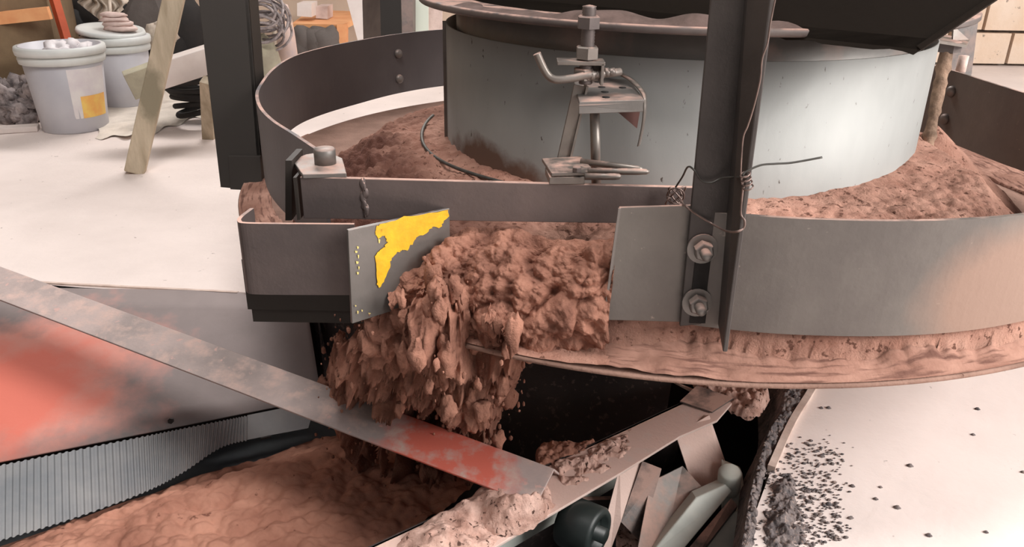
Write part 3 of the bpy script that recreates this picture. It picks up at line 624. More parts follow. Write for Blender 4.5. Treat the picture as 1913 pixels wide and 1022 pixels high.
# ================================================================== GATE ADJUSTER
ya = -.545
t = thing('gate_adjuster', 'steel height adjuster with bent handle and perforated bracket in front of the drum', 'adjuster', Z(1060, 320, .21))
c1 = PY(1100, 36, ya)
s = MB(); p0, p1 = PY(1101, 14, ya), PY(1090, 122, ya); x_ = p0[0]; s.lathe([(0, 0), (.0085, 0)] + [(.0085 + (.0008 if k % 2 else 0), .002 * k) for k in range(1, 50)] + [(0, .1)], (c1[0], ya, c1[2] - .082), 16); obj('threaded_stud', s, 'steel', t)
obj('nut', MB().hexnut((c1[0], ya, .390), (0, 0, 1), .0155, .014), 'steel', t)
obj('nut', MB().hexnut((c1[0], ya, .352), (0, 0, 1), .0155, .014), 'bright', t)
obj('nut', MB().hexnut((c1[0] - .003, ya, .325), (0, 0, 1), .0145, .013), 'bright', t)
k0 = PY(1040, 99, ya); s = MB(); zc = .3475
s.box((c1[0] - .008, ya, zc), (.062, .030, .005)); s.box((c1[0] + .020, ya, zc - .014), (.004, .030, .028)); s.box((c1[0] + .020 - .012, ya + .012, zc - .014), (.026, .004, .026)); obj('clip', s, 'bright', t, .0008)
hp_ = [PY(1003, 100, ya - .02), PY(1014, 125, ya - .02), PY(1026, 143, ya - .02), PY(1042, 149, ya - .02), PY(1070, 146, ya - .015), PY(1100, 140, ya - .01), PY(1140, 137, ya), PY(1158, 134, ya + .01)]
obj('handle', MB().tube(smooth_path(hp_, 8), .0052, 14), 'bright', t, label='bent round bar handle')
s = MB()
for k in range(6): s.blob(PY(1098 + k * 9, 142 - k * 1.5, ya - .008), .006, k, 5, .5)
obj('weld_bead', s, 'bright', t)
# perforated top plate
zp = .300; Q4 = [Z(1082, 196, zp), Z(1203, 192, zp), Z(1165, 137, zp), Z(1070, 148, zp)]
s = MB().slab(Q4, (0, 0, .004)); s.slab([Q4[0], Q4[1], Q4[1] - V(0, 0, .012), Q4[0] - V(0, 0, .012)], (0, .004, 0)); ppo = obj('perforated_plate', s, 'plate', t, .0008)
for (x, y) in ((1117, 153), (1124, 163), (1130, 172), (1132, 182), (1163, 164)): obj('hole', MB().lathe([(0, 0), (.0052, 0), (.0052, .0006), (0, .0006)], Z(x, y, zp + .0042), 16), 'black', ppo, label='dark drilled hole')
# curved strap
sp0 = smooth_path([Z(1150, 132, zp + .014), Z(1180, 148, zp + .012), PY(1203, 172, -.535), PY(1207, 195, -.545), PY(1204, 230, -.545), PY(1196, 270, -.545)], 8)
s = MB(); nA = np.array([.45, -.9, 0]); rows = []
for k, p in enumerate(sp0):
    w = .0075; off = np.array([.3, 1, .0]) * w; rows.append([p - off, p + off, p + off - V(.003, 0, .001), p - off - V(.003, 0, .001)])
s.grid(rows, True, False, True); obj('curved_strap', s, 'bright', t)
s = MB(); l0, l1 = PY(1083, 160, ya + .01), PY(1050, 305, ya + .005)
s.beam(l0, l1, .016, .005, up=(.15, -1, 0)); s.beam(l0 + V(.009, .002, 0), l1 + V(.009, .002, 0), .003, .014, up=(.15, -1, 0)); obj('inclined_leg', s, 'bright', t)
s = MB().tube([PY(1111, 205, ya), PY(1114, 350, ya)], .0068, 14); obj('vertical_rod', s, 'bright', t)
s = MB(); s.slab([Z(1012, 302, .214), Z(1085, 298, .214), Z(1103, 318, .214), Z(1108, 328, .214), Z(1030, 330, .214)], (0, 0, .005)); s.slab([Z(1018, 326, .203), Z(1088, 324, .203), Z(1092, 345, .203), Z(1026, 345, .203)], (0, 0, .010)); obj('foot_plate', s, 'bright', t, .001)
for (a, b_, z) in (((1085, 302), (1200, 316), .220), ((1098, 320), (1213, 321), .221), ((1092, 330), (1160, 330), .218)):
    A_, B_ = Z(*a, z), Z(*b_, z); obj('prong', MB().tube([A_, A_ + (B_ - A_) * .8, A_ + (B_ - A_) * .95, B_], [.0045, .0045, .0038, .002], 10), 'bright', t)
obj('foot_bolt', MB().bolt(Z(1077, 322, .219), (0, 0, 1), .006, False, .006), 'steel', t)
# bracket triangle panel behind the rod
s = MB().slab([PY(1150, 206, ya + .02), PY(1196, 206, ya + .02), PY(1190, 240, ya + .02)], (0, .003, 0)); obj('gusset', s, mat('red_primer', (120, 84, 78), (96, 74, 70), 20), t, label='reddish triangular gusset')

# ================================================================== WIRES
yw = yf - .008
w1 = smooth_path([PY(1452, -20, -.775), PY(1440, 40, -.775), PY(1434, 80, -.775), PY(1424, 110, -.775), PY(1420, 150, -.775), PY(1408, 200, -.775), PY(1397, 235, -.775), PY(1388, 260, -.775), PY(1384, 320, -.775), PY(1386, 345, -.775)], 8)
tag(obj('hanging_wire', MB().tube(w1, .0009, 6), 'wire'), 'thin crooked wire hanging down the edge of the front right bracket', 'wire')
w = MB()
w.tube(smooth_path([PY(1262, 350, -.64), PY(1275, 330, -.66), PY(1285, 312, -.70), PY(1297, 318, yw), PY(1312, 338, yw), PY(1330, 341, yw), PY(1348, 333, yw), PY(1372, 331, yw - .02), PY(1386, 330, -.772), PY(1392, 322, -.775), PY(1420, 309, -.775), PY(1450, 306, -.775), PY(1480, 304, -.775), PY(1536, 294, -.775)], 8), .0012, 7)
tag(obj('tie_wire', w, 'wiredark'), 'crooked dark wire around the front right bracket, its loose end pointing right', 'wire')
w = MB()
w.tube(smooth_path([PY(1268, 372, -.64), PY(1280, 384, yw), PY(1300, 400, yw), PY(1330, 418, yw), PY(1355, 431, yw - .03), PY(1375, 433, -.775), PY(1389, 426, -.775), PY(1391, 412, -.775), PY(1384, 398, -.772), PY(1388, 350, -.773)], 8), .0013, 7)
for k in range(5):
    a = np.linspace(0, 2 * math.pi, 14); c = PY(1262, 366, -.635); w.tube(np.c_[c[0] + (.008 + .001 * k) * np.cos(a + k), c[1] + .006 * np.sin(a * 1 + k) , c[2] + (.009 + .0012 * k) * np.sin(a)], .0011, 6)
for k in range(4):
    c = PY(1392 + k * 2, 326 + k * 8, -.775); a = np.linspace(0, 2 * math.pi, 12); w.tube(np.c_[c[0] + .005 * np.cos(a), c[1] + .005 * np.sin(a), c[2] + .0025 * np.sin(a + 1)], .0009, 6)
tag(obj('tie_wire', w, 'wire'), 'pale twisted wire knotted at the gate bar end and looped below the bracket bolts', 'wire')

# ================================================================== CHUTE AND CONVEYOR (in the pit)
t = thing('receiving_chute', 'steel chute under the table, its far wall stained orange', 'chute', (-.7, -.3, -.6))
T = [Z(-500, 536, FZ), Z(150, 541, FZ), Z(445, 548, FZ), Z(572, 562, FZ)]
sz_ = -.43; S0 = Z(-150, 895, sz_); S1 = Z(0, 865, sz_); S2 = Z(500, 765, sz_); S3 = Z(600, 745, sz_)
TT = smooth_path(T, 20); SB = np.vstack([[Z(-600, 980, sz_)], [S0], [S1], [S2], [Z(600, 745, sz_)]]); SB = np.array([np.interp(np.linspace(0, 1, len(TT)), [0, .22, .40, .90, 1], SB[:, q]) for q in range(3)]).T
w = MB().grid([[a_ + (b_ - a_) * q for q in np.linspace(0, 1, 8)] for a_, b_ in zip(TT, SB)], True); o = obj('far_wall', w, 'chute', t, recalc=False, label='grey sheet with orange paint stains'); k_ = o.modifiers.new('thickness', 'SOLIDIFY'); k_.thickness = .004
obj('top_edge', MB().beam(T[1] + V(-.5, .06, .001), T[2] + V(0, 0, .001), .008, .006).beam(T[2], T[3], .006, .006), 'kerb', t)
# back recess and end sheet beneath the table, shade put into their colour
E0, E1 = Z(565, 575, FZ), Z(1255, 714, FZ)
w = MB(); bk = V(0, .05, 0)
w.slab([E0 + bk, E1, V(E1[0] - .03, E1[1] - .06, -.56), V(E0[0] + .07, E0[1] - .04, -.56)], (0, .006, 0)); obj('end_sheet', w, 'chuteshade', t, label='sheet below the table, its shade put into a dark colour')
w = MB(); w.slab([E0 + bk, E0 + V(.03, .005, 0), V(E0[0] + .06, E0[1] - .08, -.56), V(E0[0] + .07, E0[1] - .02, -.56)], (.004, 0, 0)); obj('recess_cheek', w, 'chuteshade', t)
tag_b = MB().slab([E1, Z(1285, 726, FZ), Z(1328, 742, FZ), Z(1300, 738, FZ)], (0, 0, .004)); obj('corner_lip', tag_b, 'kerb', t)
# near rim: angle flange covered in dust
n0, n1, n2 = Z(640, 1045, FZ + .01), Z(1000, 880, FZ + .01), Z(1302, 738, FZ + .01)
o0, o1, o2 = Z(860, 1060, FZ + .01), Z(1165, 880, FZ + .01), Z(1270, 815, FZ + .01); o3 = Z(1372, 748, FZ + .01)
ext = (n0 - n1) * .8
w = MB(); w.slab([n0 + ext, n1, n2, o3, Z(1340, 785, FZ + .01), o2, o1, o0, o0 + ext], (0, 0, -.005)); obj('near_rim', w, 'rim', t, .001, label='pale dust-covered rim flange')
w = MB(); w.slab([n0 + ext, n2, n2 + V(-.05, .02, -.26), n0 + ext + V(-.05, .02, -.26)], (.004, -.004, 0)); obj('near_wall', w, 'chuteshade', t)
w = MB(); w.slab([Z(1302, 722, FZ + .012), Z(1370, 746, FZ + .012), Z(1330, 772, FZ + .012), Z(1270, 752, FZ + .012)], (0, 0, .003)); obj('corner_plate', w, 'steel', t, label='brown corner plate')
# ribbed rubber skirt
zb_ = -.50; bt = [(-120, 1040), (0, 1005), (133, 965), (265, 917), (339, 880), (413, 832), (480, 815), (575, 797)]
tp = [(-150, 895), (0, 865), (130, 839), (260, 813), (340, 797), (420, 781), (480, 769), (590, 747)]
seg = 260; BT = smooth_path([Z(x, y, zb_ + (.03 if i > 3 else 0) * min(1, (i - 3) / 3)) for i, (x, y) in enumerate(bt)], 40); TP = smooth_path([Z(x, y, sz_ + .004) for x, y in tp], 40)
rows = []
for k in range(len(BT)):
    rib = .0025 * (1 if k % 4 < 2 else 0) * (1 if k < 230 else 0); off = V(.35, -.9, 0) * (rib + .004)
    rows.append([TP[k] + off * .6 + (BT[k] - TP[k]) * q for q in (0, .3, .6, 1)] ); rows[-1] = [r_ + off for r_ in rows[-1]]
w = MB(); w.grid(rows, False); obj('rubber_skirt', w, 'rubber', t, recalc=False, label='grey ribbed rubber skirt along the belt')
# small bolt head and hole on sheet
obj('sheet_bolt', MB().bolt(Z(320, 785, -.415), (.2, -1, .3), .006, False, .004), 'black', t)
obj('sheet_bolt', MB().beam(Z(490, 814, -.46) + V(0, -.01, 0), Z(508, 810, -.46) + V(0, -.01, 0), .004, .004), 'black', t)

# conveyor: belt, frame members, roller
t = thing('belt_conveyor', 'belt conveyor in the pit carrying clay away to the lower left', 'conveyor', (-.7, -.6, -.7))
bz = -.535
bp = [Z(-300, 1100, bz), Z(-60, 985, bz), Z(600, 770, bz), V(-.28, -.22, bz), V(-.10, -.45, bz), V(-.75, -1.25, bz)]
obj('belt', MB().slab(bp, (0, 0, -.008)), 'belt', t)
w = MB()
c_ = Z(1100, 985, -.40); ax = np.array([.55, -.1, -.0]); ax = V(.80, -.55, 0.05); ax /= np.linalg.norm(ax)
rc = PD(1078, 980, 1.24)
w.lathe([(0, 0), (.038, 0), (.040, .004), (.040, .055), (.036, .060), (.026, .060), (.026, .048), (.012, .048), (.012, .070), (0, .070)], rc - ax * .02, 40, axis=ax); obj('idler_roller', w, 'blackrub', t)
def bar_px(name, a, b_, da, db, w_, h_, m_, up=(0, 0, 1), ch=None):
    return obj(name, MB().beam(PD(*a, da), PD(*b_, db), w_, h_, up), m_, t, .001)
bar_px('frame_rail', (925, 1030), (1180, 880), 1.25, 1.40, .008, .02, 'frame')
bar_px('frame_rail', (1060, 938), (1150, 936), 1.32, 1.36, .01, .014, 'steel')
# brown open angle with light edge
q = [PD(1200, 862, 1.33), PD(1236, 876, 1.33), PD(1196, 1012, 1.29), PD(1160, 975, 1.29)]; obj('angle_strut', MB().slab(q, (0, .004, -.002)), 'hanger', t)
obj('angle_strut', MB().slab([PD(1158, 872, 1.31), PD(1198, 862, 1.335), PD(1160, 975, 1.29), PD(1140, 1030, 1.28), PD(1116, 1030, 1.27)], (0, .004, -.002)), 'rim', t)
obj('leg_plate', MB().slab([PD(1262, 812, 1.40), PD(1325, 775, 1.43), PD(1358, 870, 1.42), PD(1350, 898, 1.40), PD(1322, 925, 1.38), PD(1305, 920, 1.38), PD(1293, 905, 1.38)], (0, .006, -.003)), 'rim', t, .001)
PF = lambda x, y, d: PD(x, y, d * .935)
obj('end_cap', MB().lathe([(0, 0), (.016, 0), (.019, .004), (.019, .045), (.016, .049), (0, .049)], PF(1364, 880, 1.42), 28, axis=(.1, .2, -1)), 'frame', t)
obj('channel_frame', MB().slab([PF(1215, 1035, 1.34), PF(1300, 930, 1.39), PF(1355, 905, 1.41), PF(1368, 918, 1.41), PF(1262, 1045, 1.34)], (0, .03, -.01)), 'frame', t, .002)
obj('channel_frame', MB().slab([PF(1268, 1045, 1.345), PF(1366, 930, 1.41), PF(1378, 945, 1.41), PF(1300, 1045, 1.345)], (0, .006, -.02)), 'steel', t, .001)
obj('channel_frame', MB().slab([PF(1306, 1045, 1.36), PF(1365, 960, 1.41), PF(1392, 950, 1.42), PF(1378, 1045, 1.38)], (0, .02, -.01)), 'frame', t, .002)
obj('cover_plate', MB().slab([PF(1215, 900, 1.42), PF(1275, 870, 1.46), PF(1340, 940, 1.42), PF(1240, 1030, 1.36), PF(1190, 1030, 1.34)], (0, .004, -.004)), 'plate', t, .001)
obj('end_frame', MB().slab([PF(1352, 870, 1.47), PF(1388, 885, 1.47), PF(1394, 960, 1.44), PF(1380, 1045, 1.40), PF(1352, 1045, 1.41)], (0, .02, 0)), 'frame', t, .002)
# dust on the frame
g = []
for (x0, x1, y0, y1, dep) in ((1150, 1240, 975, 1040, 1.30),):
    A = np.array([[PD(x0 + (x1 - x0) * i / 39, y0 + (y1 - y0) * j / 39, dep + .05 * (1 - j / 39)) for j in range(40)] for i in range(40)])
A2 = A.reshape(-1, 3); A2 = A2 + np.c_[0 * A2[:, 0], 0 * A2[:, 0], (clump(A2, 60, 4)) * .012]
tag(obj('clay_dust', MB().grid(A2.reshape(A.shape)), 'soil_pale', recalc=False), 'pale crumbs lying on the frame beside the black roller', 'dust', kind='stuff')

# clay on the belt
nu, nv = 300, 170
e_top = smooth_path([Z(x, y, bz + .012) for x, y in ((-160, 1075), (27, 1012), (133, 975), (223, 941), (297, 918), (371, 888), (477, 862), (573, 826), (640, 812))], 12)
e_bot = smooth_path([Z(x, y, bz + .012) for x, y in ((100, 1250), (300, 1200), (430, 1180), (520, 1130), (640, 1090), (740, 1060), (830, 1000), (900, 940), (930, 905))], 12)
iu = np.linspace(0, len(e_top) - 1, nu); ET = np.array([np.interp(iu, range(len(e_top)), e_top[:, k]) for k in range(3)]).T; EB = np.array([np.interp(iu, range(len(e_bot)), e_bot[:, k]) for k in range(3)]).T
v_ = np.linspace(0, 1, nv)[None, :, None]; A = ET[:, None] * (1 - v_) + EB[:, None] * v_; Q = A.reshape(-1, 3).copy(); vv = np.tile(np.linspace(0, 1, nv), nu)
prof = np.minimum(sm(vv, 0, .35), 1) * .055; ef = sm(vv, 0, .03)
Q[:, 2] += prof + ef * ((clump(Q, 30, 51) - .4) * .016 + .010 * fbm(Q, 18, 4, 52) + (clump(Q, 70, 53) - .4) * .006)
tag(obj('belt_clay', MB().grid(Q.reshape(nu, nv, 3)), 'soil_belt', recalc=False), 'layer of crumbly brown clay travelling on the belt', 'clay', kind='stuff')

# cross angle bar over the chute
t = thing('cross_bar', 'long dusty steel angle bar crossing diagonally over the chute with an orange smear', 'angle bar', Z(1000, 900, -.28))
P1 = PD(1036, 876, 1.235); P0 = PD(-2, 497, 1.62); dd = (P1 - P0) / np.linalg.norm(P1 - P0); P0e = P0 - dd * .5
B1_ = PD(952, 916, 1.20); B0_ = PD(0, 563, 1.585); 
near = (B1_ - P1); near -= dd * (near @ dd); near = near / np.linalg.norm(near) * .075
far = np.array([near[0] * -1, -near[1] * 1, near[2]]); far -= dd * (far @ dd); far = far / np.linalg.norm(far) * .07
far = V(.030, .042, -.050); far -= dd * (far @ dd)
w = MB(); w.slab([P0e, P1, P1 + near, P0e + near], np.cross(dd, near) / .075 * -.004 if np.cross(dd, near)[1] < 0 else np.cross(dd, near) / .075 * .004); obj('near_flange', w, 'bar', t, .001)
w = MB(); w.slab([P0e, P1, P1 + far, P0e + far], V(0, -.003, -.003)); obj('far_flange', w, 'bar', t, .001)

# dust heaps on the near rim
def mound(name, outline_a, outline_b, z, hfun, m_, label, seed, nu=140, nv=40, cat='dust'):
    a_ = smooth_path([Z(x, y, z) for x, y in outline_a], 12); b_ = smooth_path([Z(x, y, z) for x, y in outline_b], 12)
    iu = np.linspace(0, len(a_) - 1, nu); ea = np.array([np.interp(iu, range(len(a_)), a_[:, k]) for k in range(3)]).T; iu = np.linspace(0, len(b_) - 1, nu); eb = np.array([np.interp(iu, range(len(b_)), b_[:, k]) for k in range(3)]).T
    v_ = np.linspace(0, 1, nv)[None, :, None]; A = ea[:, None] * (1 - v_) + eb[:, None] * v_; Q = A.reshape(-1, 3).copy(); vv = np.tile(np.linspace(0, 1, nv), nu); uu = np.repeat(np.linspace(0, 1, nu), nv)
    Q[:, 2] += hfun(uu, vv, Q) + (.010 * fbm(Q, 55, 4, seed + 300) - .003 if cat else 0)
    return tag(obj(name, MB().grid(Q.reshape(nu, nv, 3)), m_, recalc=False), label, cat, kind='stuff')
hump = lambda u, v: np.sin(np.clip(v, 0, 1) * math.pi) ** .6 * sm(u, 0, .05) * (1 - sm(u, .9, 1))
mound('dust_ridge', [(690, 1050), (780, 985), (860, 940), (915, 905), (960, 888), (1010, 885)], [(890, 1050), (920, 1020), (960, 995), (1000, 970), (1030, 945), (1030, 920)], FZ + .011,
      lambda u, v, Q: hump(u, v) * (.006 + .030 * np.maximum(0, fbm(Q, 14, 4, 7) + .25) * (1 - .4 * sm(u, .84, .95)) * (1 - .7 * sm(u, .66, .8)) + .006 * clump(Q, 90, 3)), 'soil_pale', 'thick pale ridge of dust on the chute rim in front of the angle bar', 2)
mound('dust_mound', [(868, 928), (910, 938), (955, 948), (990, 950), (1018, 935)], [(872, 975), (915, 1000), (960, 1000), (1010, 975), (1040, 942)], FZ + .011,
      lambda u, v, Q: np.sin(v * math.pi) ** .8 * sm(u, 0, .5) * (1 - sm(u, .72, 1)) * (.040 + .016 * fbm(Q, 26, 4, 8) + .008 * clump(Q, 70, 3)), 'soil_pale', 'rounded pale mound of dust against the end of the cross bar', 21, 120, 70)
mound('dust_ridge', [(1030, 865), (1080, 850), (1110, 832), (1140, 820), (1180, 800)], [(1050, 915), (1080, 905), (1110, 892), (1150, 868), (1185, 828)], FZ + .011,
      lambda u, v, Q: hump(u, v) * (.003 + .009 * clump(Q, 90, 8) * (1 - .6 * u)), 'soil_pale', 'pale crumbs on the chute rim just behind the angle bar end', 5)
mound('clay_pile', [(1000, 850), (1015, 825), (1045, 828), (1075, 830), (1110, 822)], [(1005, 885), (1040, 885), (1070, 870), (1095, 855), (1120, 832)], FZ + .0,
      lambda u, v, Q: hump(u, v) * (.010 + .008 * clump(Q, 90, 8)) , 'soil', 'small dark clay pile inside the chute corner behind the angle bar', 6, 90, 40, 'clay')
mound('dust_ridge', [(1290, 705), (1330, 700), (1370, 700), (1420, 715), (1440, 745)], [(1300, 735), (1340, 752), (1360, 765), (1395, 780), (1420, 775)], FZ + .0,
      lambda u, v, Q: hump(u, v) * (.012 + .022 * clump(Q, 55, 8)), 'soil_pale', 'pale dust bank at the chute corner below the table rim', 9)
# spilled grey dust on the floor to the right
mound('dust_bank', [(1420, 690), (1425, 780), (1395, 850), (1385, 920), (1372, 1000), (1350, 1120)], [(1528, 690), (1508, 745), (1480, 795), (1440, 860), (1420, 930), (1400, 1120)], FZ + .0,
      lambda u, v, Q: np.sin(v * math.pi) ** .7 * (.006 + .008 * clump(Q, 110, 8) + .02 * np.maximum(0, fbm(Q, 16, 5, 3))) - .06 * (1 - sm(v, 0, .45)), 'soil_grey', 'grey bank of spilled dust between the conveyor end and the pale floor', 10, 260, 130)
mound('dust_bank', [(1440, 872), (1425, 930), (1412, 1000), (1405, 1120)], [(1475, 850), (1500, 920), (1520, 985), (1545, 1120)], FZ + .001,
      lambda u, v, Q: np.sin(v * math.pi) * sm(u, 0, .35) * .016 + .012 * fbm(Q, 45, 5, 13) + .004 * clump(Q, 120, 5) - .009 , 'soil_grey', 'thin grey dust drift on the pale floor below the pit kerb', 12, 200, 90)
cr = MB()
for k in range(900):
    u = rng.rand() ** 1.6; x = 1440 + u * 130 + rng.randn() * 14; y = 830 + rng.rand() * 195 + rng.randn() * 12
    if x < 1500 - (y - 830) * .1 and rng.rand() < .4: continue
    cr.blob(Z(x, y, FZ + .001), .0010 + .0022 * rng.rand() ** 2, k % 31, 3, .5, (1.6, 1, .7))
for (x, y) in ((1548, 942), (1592, 908), (1590, 967), (1645, 910), (1636, 932), (1676, 948), (1548, 762), (1588, 968), (1534, 762), (1826, 764), (1911, 882), (1842, 994), (1735, 1000), (1535, 852), (1700, 870), (1818, 812), (1555, 1000), (1570, 990)):
    cr.blob(Z(x, y, FZ + .001), .0025 + .002 * rng.rand(), 3, 4, .5, (1.4, 1, .7))
tag(obj('floor_crumbs', cr, 'soil_grey', recalc=False), 'loose grey crumbs scattered over the pale floor at the lower right', 'dust', kind='stuff')

# ================================================================== BACKGROUND CLUTTER
def bucket(label, base, rb, rt, h, fill=None):
    t = thing('bucket', label, 'bucket', base, 'white plastic buckets on the floor')
    obj('body', MB().lathe([(0, 0), (rb, 0), (rb + .002, .006), (rt, h), (rt - .006, h), (rb - .004, .01), (0, .01)], base, 48), 'bucket', t)
    g = MB()
    for zz, ex in ((h - .055, .010), (h - .022, .014)):
        r_ = rb + (rt - rb) * zz / h; g.lathe([(r_, zz - .012), (r_ + ex, zz - .010), (r_ + ex + .003, zz + .006), (r_ + ex, zz + .020), (r_ - .002, zz + .022)], base, 48)
    obj('rim_collar', g, 'bucketrim', t); return t
b1 = Z(143, 238, FZ); b1 = np.array(b1)
t = bucket('white plastic bucket with an orange and yellow label, a white bag inside it', b1, .122, .150, .335)
# label: patch on the body facing the camera, right side
def cyl_patch(c, r0, r1, h, a0, a1, f0, f1, off=.0012, n=12):
    rows = []
    for k in range(n + 1):
        a = math.radians(a0 + (a1 - a0) * k / n); rows.append([(c[0] + (r0 + (r1 - r0) * f + off) * math.cos(a), c[1] + (r0 + (r1 - r0) * f + off) * math.sin(a), c[2] + h * f) for f in (f0, (f0 + f1) / 2, f1)])
    return MB().grid(rows)
lb_ = obj('label', cyl_patch(b1, .122, .150, .335, -60, 8, .18, .76), 'label', t)
obj('label_print', cyl_patch(b1, .122, .150, .335, -46, 4, .18, .44, .002), 'label_o', lb_, label='orange and yellow print')
bag = MB()
for k in range(7): bag.blob(b1 + V(.02 + .05 * math.cos(k * 1.1), .0 + .04 * math.sin(k * 1.3), .300 + .012 * math.sin(k * 2)), .042 + .008 * (k % 3), k, 12, 1.1, (1.1, 1, .6))
tag(obj('plastic_bag', bag, 'bag'), 'crumpled white plastic bag lying in the front bucket', 'bag')
b2 = Z(238, 197, FZ)
t = bucket('grey white bucket standing behind the first, its lid half off', b2, .108, .132, .315)
obj('lid', MB().lathe([(0, .004), (.128, .004), (.140, -.004), (.143, .004), (.138, .016), (.128, .012), (0, .012)], b2 + V(-.015, 0, .328), 48, axis=(.10, -.04, 1)), 'bucketrim', t)
c = b2 + V(.035, -.01, .335)
w = MB().box(c + V(0, 0, .03), (.17, .12, .045)); w = MB()
for k in range(4): w.blob(c + V(-.01 * k, .004 * k, .012 + .018 * k), (.078 - .006 * k), k + 3, 8, .35, (1, .7, .22))
tag(obj('folded_cloth', w, 'cloth2'), 'folded pinkish cloth lying on the lid of the rear bucket', 'cloth')
# plywood cabinet at far left
cb = MB(); q0 = Z(-60, 232, FZ); q1 = Z(128, 200, FZ)
cb.slab([q0, q1, q1 + V(0, 0, .66), q0 + V(0, 0, .66)], (-.1, .4, 0)); o = obj('plywood_cabinet', cb, 'ply'); tag(o, 'tall brown plywood panel standing behind the buckets at the far left', 'cabinet')
t = thing('trestle', 'orange timber trestle with a slanting red leg behind the front bucket', 'trestle', Z(120, 170, FZ))
obj('rail', MB().beam(PD(-40, 38, 3.35), PD(93, 24, 3.38), .03, .05), 'woodo', t)
obj('leg', MB().beam(PD(93, -30, 3.42), PD(132, 100, 3.50), .03, .036), 'woodred', t)
# dark clutter behind
w = MB(); 
for k in range(9): w.blob(PD(130 + k * 24, 70 + 25 * math.sin(k * 2.1), 4.25), .16 + .04 * math.sin(k), k, 8, .4, (1, .6, 1))
tag(obj('scrap_heap', w, 'black', recalc=False), 'dark heap of scrap in the shade behind the buckets', 'scrap', kind='stuff')
w = MB().slab([PD(222, 60, 4.0), PD(215, 40, 4.0), PD(232, 10, 4.0), PD(250, -30, 4.0), PD(290, -30, 4.0), PD(308, 15, 4.0), PD(318, 80, 4.0), PD(240, 84, 4.0)], (0, .12, 0)); tag(obj('grey_chair_back', w, 'greycl', bevel=.03), 'rounded dark grey chair back behind the rear bucket', 'chair')
w = MB(); A = np.array([[PD(150 + 85 * i / 24 + 6 * math.sin(j), -30 + (60 - abs(i - 14) * 2.2) * j / 12 * 1.25, 3.9 + .03 * math.sin(i * 1.4)) for j in range(13)] for i in range(25)])
w.grid(A); tag(obj('hanging_sheet', w, 'cloth'), 'pale creased sheet hanging above the rear bucket', 'sheet')
tag(obj('thin_pole', MB().tube([PD(203, -30, 3.8), PD(209, 84, 3.8)], .008, 8), 'cloth'), 'thin pale pole standing behind the rear bucket', 'pole')
w = MB()
for k in range(6): w.blob(PD(300 + 14 * math.cos(k * 1.7), 62 + 12 * math.sin(k * 1.2), 3.75), .05, k, 8, .5, (1, .8, .9))
tag(obj('crumpled_cloth', w, 'cloth'), 'small crumpled cloth beside the rear bucket lid', 'cloth')
# rag pile at left floor
w = MB()
for k in range(60):
    a = k * 1.9; w.blob(Z(30 + 26 * math.cos(a) + 18 * rng.rand(), 226 + 8 * math.sin(a), FZ) + V(0, .02 * rng.rand(), .02 + .12 * rng.rand()), .022 + .03 * rng.rand(), k, 8, 1.6, (1, .7, .9))
tag(obj('rag_pile', w, 'rag', recalc=False), 'crumpled grey rags piled left of the front bucket', 'rags', kind='stuff')
tag(obj('floor_board', MB().beam(Z(-60, 246, FZ + .012), Z(72, 238, FZ + .012), .06, .022), 'white', bevel=.003), 'pale flat board on the floor left of the front bucket', 'board')
# timber prop
tp_, bt_ = PD(338, -60, 2.62), Z(252, 322, FZ); 
o = obj('timber_prop', MB().beam(bt_ + V(0, 0, .0), tp_, .064, .052, up=(0.25, -1, 0)), mat('prop_timber', (206, 190, 166), (172, 156, 132), 7, .8, bump=.001, bscale=60, stretch=(4, 4, .6), patches=[(PD(283, 175, 2.68), (.05, .05, .10), (146, 136, 114), 12)]), bevel=.004); tag(o, 'slanting square timber prop standing on the floor before the buckets', 'timber')
# white beam
w0, wm, w1_ = PD(240, 160, 3.00), PD(290, 142, 3.03), PD(410, 104, 3.10); t = thing('white_beam', 'white rectangular beam lying level behind the timber prop', 'beam', w0 - V(0, 0, .045))
obj('beam', MB().beam(wm, w1_ + (w1_ - w0) * .3, .10, .095), 'white', t, .004)
obj('shaded_end', MB().beam(w0, wm, .10, .095), 'olive', t, .003, label='end of the beam in olive grey for its shaded side')  # shaded side of the beam put in as an olive section
tag(obj('short_post', MB().beam(Z(392, 258, FZ), PD(388, 150, 3.0), .045, .045, up=(0, 1, 0)), 'wood'), 'short pale post half hidden behind the wide black bracket', 'post')
w = MB()
for k in range(9):
    a = np.linspace(0, 2 * math.pi, 30); c = PD(368, 150, 3.35); w.tube(np.c_[c[0] + (.09 + .008 * k) * np.cos(a), c[1] + .1 * np.sin(a), c[2] - .12 + .022 * k + .02 * np.cos(a + k)], .012, 8)
tag(obj('hose_coil', w, 'black'), 'coil of black hose beneath the white beam', 'hose')
w = MB(); A = []
for i in range(50):
    row = []
    for j in range(26):
        x = 178 + (i / 49) * 225 + 8 * math.sin(j * .5); yb = 258 - 42 * sm(i / 49, .25, 1) + 3 * math.sin(i * .6); y = yb - (yb - 172) * (j / 25); row.append(Z(x, y, FZ + .002))
    A.append(row)
A = np.array(A); Q = A.reshape(-1, 3); Q[:, 2] += .03 * np.maximum(0, fbm(Q, 6, 4, 3) + .2) + .012 * np.tile(np.sin(np.linspace(0, math.pi, 26)), 50)
w.grid(Q.reshape(A.shape)); tag(obj('flat_sack', w, mat('white_sacking', (236, 226, 214), (212, 202, 190), 12, .85, bump=.003, bscale=50), recalc=False), 'empty white sack spread on the floor behind the timber prop', 'sack')
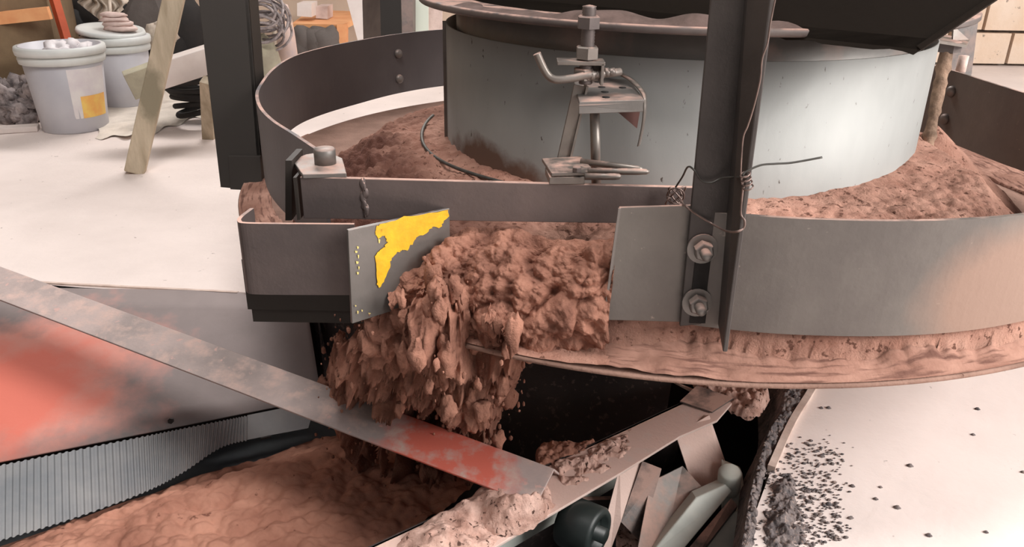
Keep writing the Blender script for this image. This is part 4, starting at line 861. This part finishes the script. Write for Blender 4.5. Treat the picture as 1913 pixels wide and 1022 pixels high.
# sacks and wires right of the black bracket
w = MB().blob(PD(492, 130, 3.6) , .20, 4, 14, .25, (.42, .35, .75)); w.blob(PD(480, 175, 3.55), .14, 6, 12, .2, (.6, .4, .6)); tag(obj('standing_sack', w, 'olive'), 'pale olive sack standing between the black bracket and the ring', 'sack')
w = MB()
for k in range(16):
    a = np.linspace(0, 2 * math.pi, 26); c = PD(492, 38, 3.5); w.tube(np.c_[c[0] + (.05 + .004 * k) * np.cos(a), c[1] + .05 * np.sin(a + k), c[2] + (.03 + .004 * k) * np.sin(a) + .05 * math.sin(k * 1.7)], .006, 6)
tag(obj('wire_bundle', w, 'rag'), 'bundle of grey wire lying on the olive sack', 'wire')
w = MB().tube([PD(513, -20, 3.7), PD(512, 130, 3.7)], .010, 8); tag(obj('thin_pole', w, 'cloth'), 'thin pale pole right of the olive sack', 'pole')
w = MB().tube(smooth_path([PD(530, 10, 3.8), PD(535, 60, 3.8), PD(538, 130, 3.8)], 6), np.linspace(.02, .055, 13), 12); tag(obj('wrapped_roll', w, mat('peach_wrap', (222, 190, 170), (196, 176, 176), 12, .6)), 'peach coloured wrapped roll standing by the pole', 'roll')
t = thing('work_table', 'pale orange table with stacked boards behind the ring at the back left', 'table', PD(600, 100, 4.5))
ta, tb = PD(548, 44, 4.3), PD(655, 44, 4.3)
obj('tabletop', MB().slab([PD(545, 44, 4.3), PD(640, 46, 4.3), PD(690, 22, 5.0), PD(580, 18, 5.0)], (0, 0, -.03)), 'woodo', t)
obj('leg', MB().beam(PD(640, 48, 4.3), PD(640, 110, 4.3), .05, .05, up=(0, 1, 0)), 'woodo', t); obj('leg', MB().beam(PD(622, 50, 4.6), PD(624, 100, 4.6), .04, .04, up=(0, 1, 0)), 'woodo', t)
obj('side_panel', MB().slab([PD(585, 48, 4.5), PD(620, 50, 4.5), PD(620, 80, 4.5), PD(585, 78, 4.5)], (0, .02, 0)), 'ply', t)
w = MB().slab([PD(555, 6, 4.4), PD(582, 6, 4.4), PD(582, 32, 4.4), PD(555, 30, 4.4)], (0, .14, 0)); tag(obj('cardboard_box', w, 'white'), 'left one of two pale boxes on the orange table', 'box')
w = MB().slab([PD(590, 12, 4.5), PD(612, 12, 4.5), PD(612, 36, 4.5), PD(590, 34, 4.5)], (0, .14, 0)); tag(obj('cardboard_box', w, 'cloth2'), 'right one of two pale boxes on the orange table', 'box')
w = MB()
for k in range(6): w.blob(PD(560 + k * 10, 90 - 4 * (k % 2), 4.3), .10, k, 8, .4)
tag(obj('scrap_heap', w, 'greycl', recalc=False), 'grey scrap in the shade beneath the orange table', 'scrap', kind='stuff')
tag(obj('white_panel', MB().slab([PD(640, -30, 4.3), PD(678, -30, 4.3), PD(678, 90, 4.3), PD(672, 90, 4.3)], (0, .02, 0)), 'white'), 'slanting white panel leaning beside the back left bracket', 'panel')
tag(obj('grey_column', MB().slab(dq(748, 771, -30, 110, 3.2), (0, .1, 0)), 'steel'), 'narrow grey column right of the back left bracket', 'column')
tag(obj('pale_panel', MB().slab(dq(771, 800, -30, 100, 3.4), (0, .02, 0)), mat('mint_panel', (214, 220, 206))), 'pale greenish panel between the grey column and the drum', 'panel')
tag(obj('cream_board', MB().slab(dq(798, 826, -30, 60, 3.5), (0, .02, 0)), 'cloth2'), 'cream board right of the pale greenish panel', 'board')
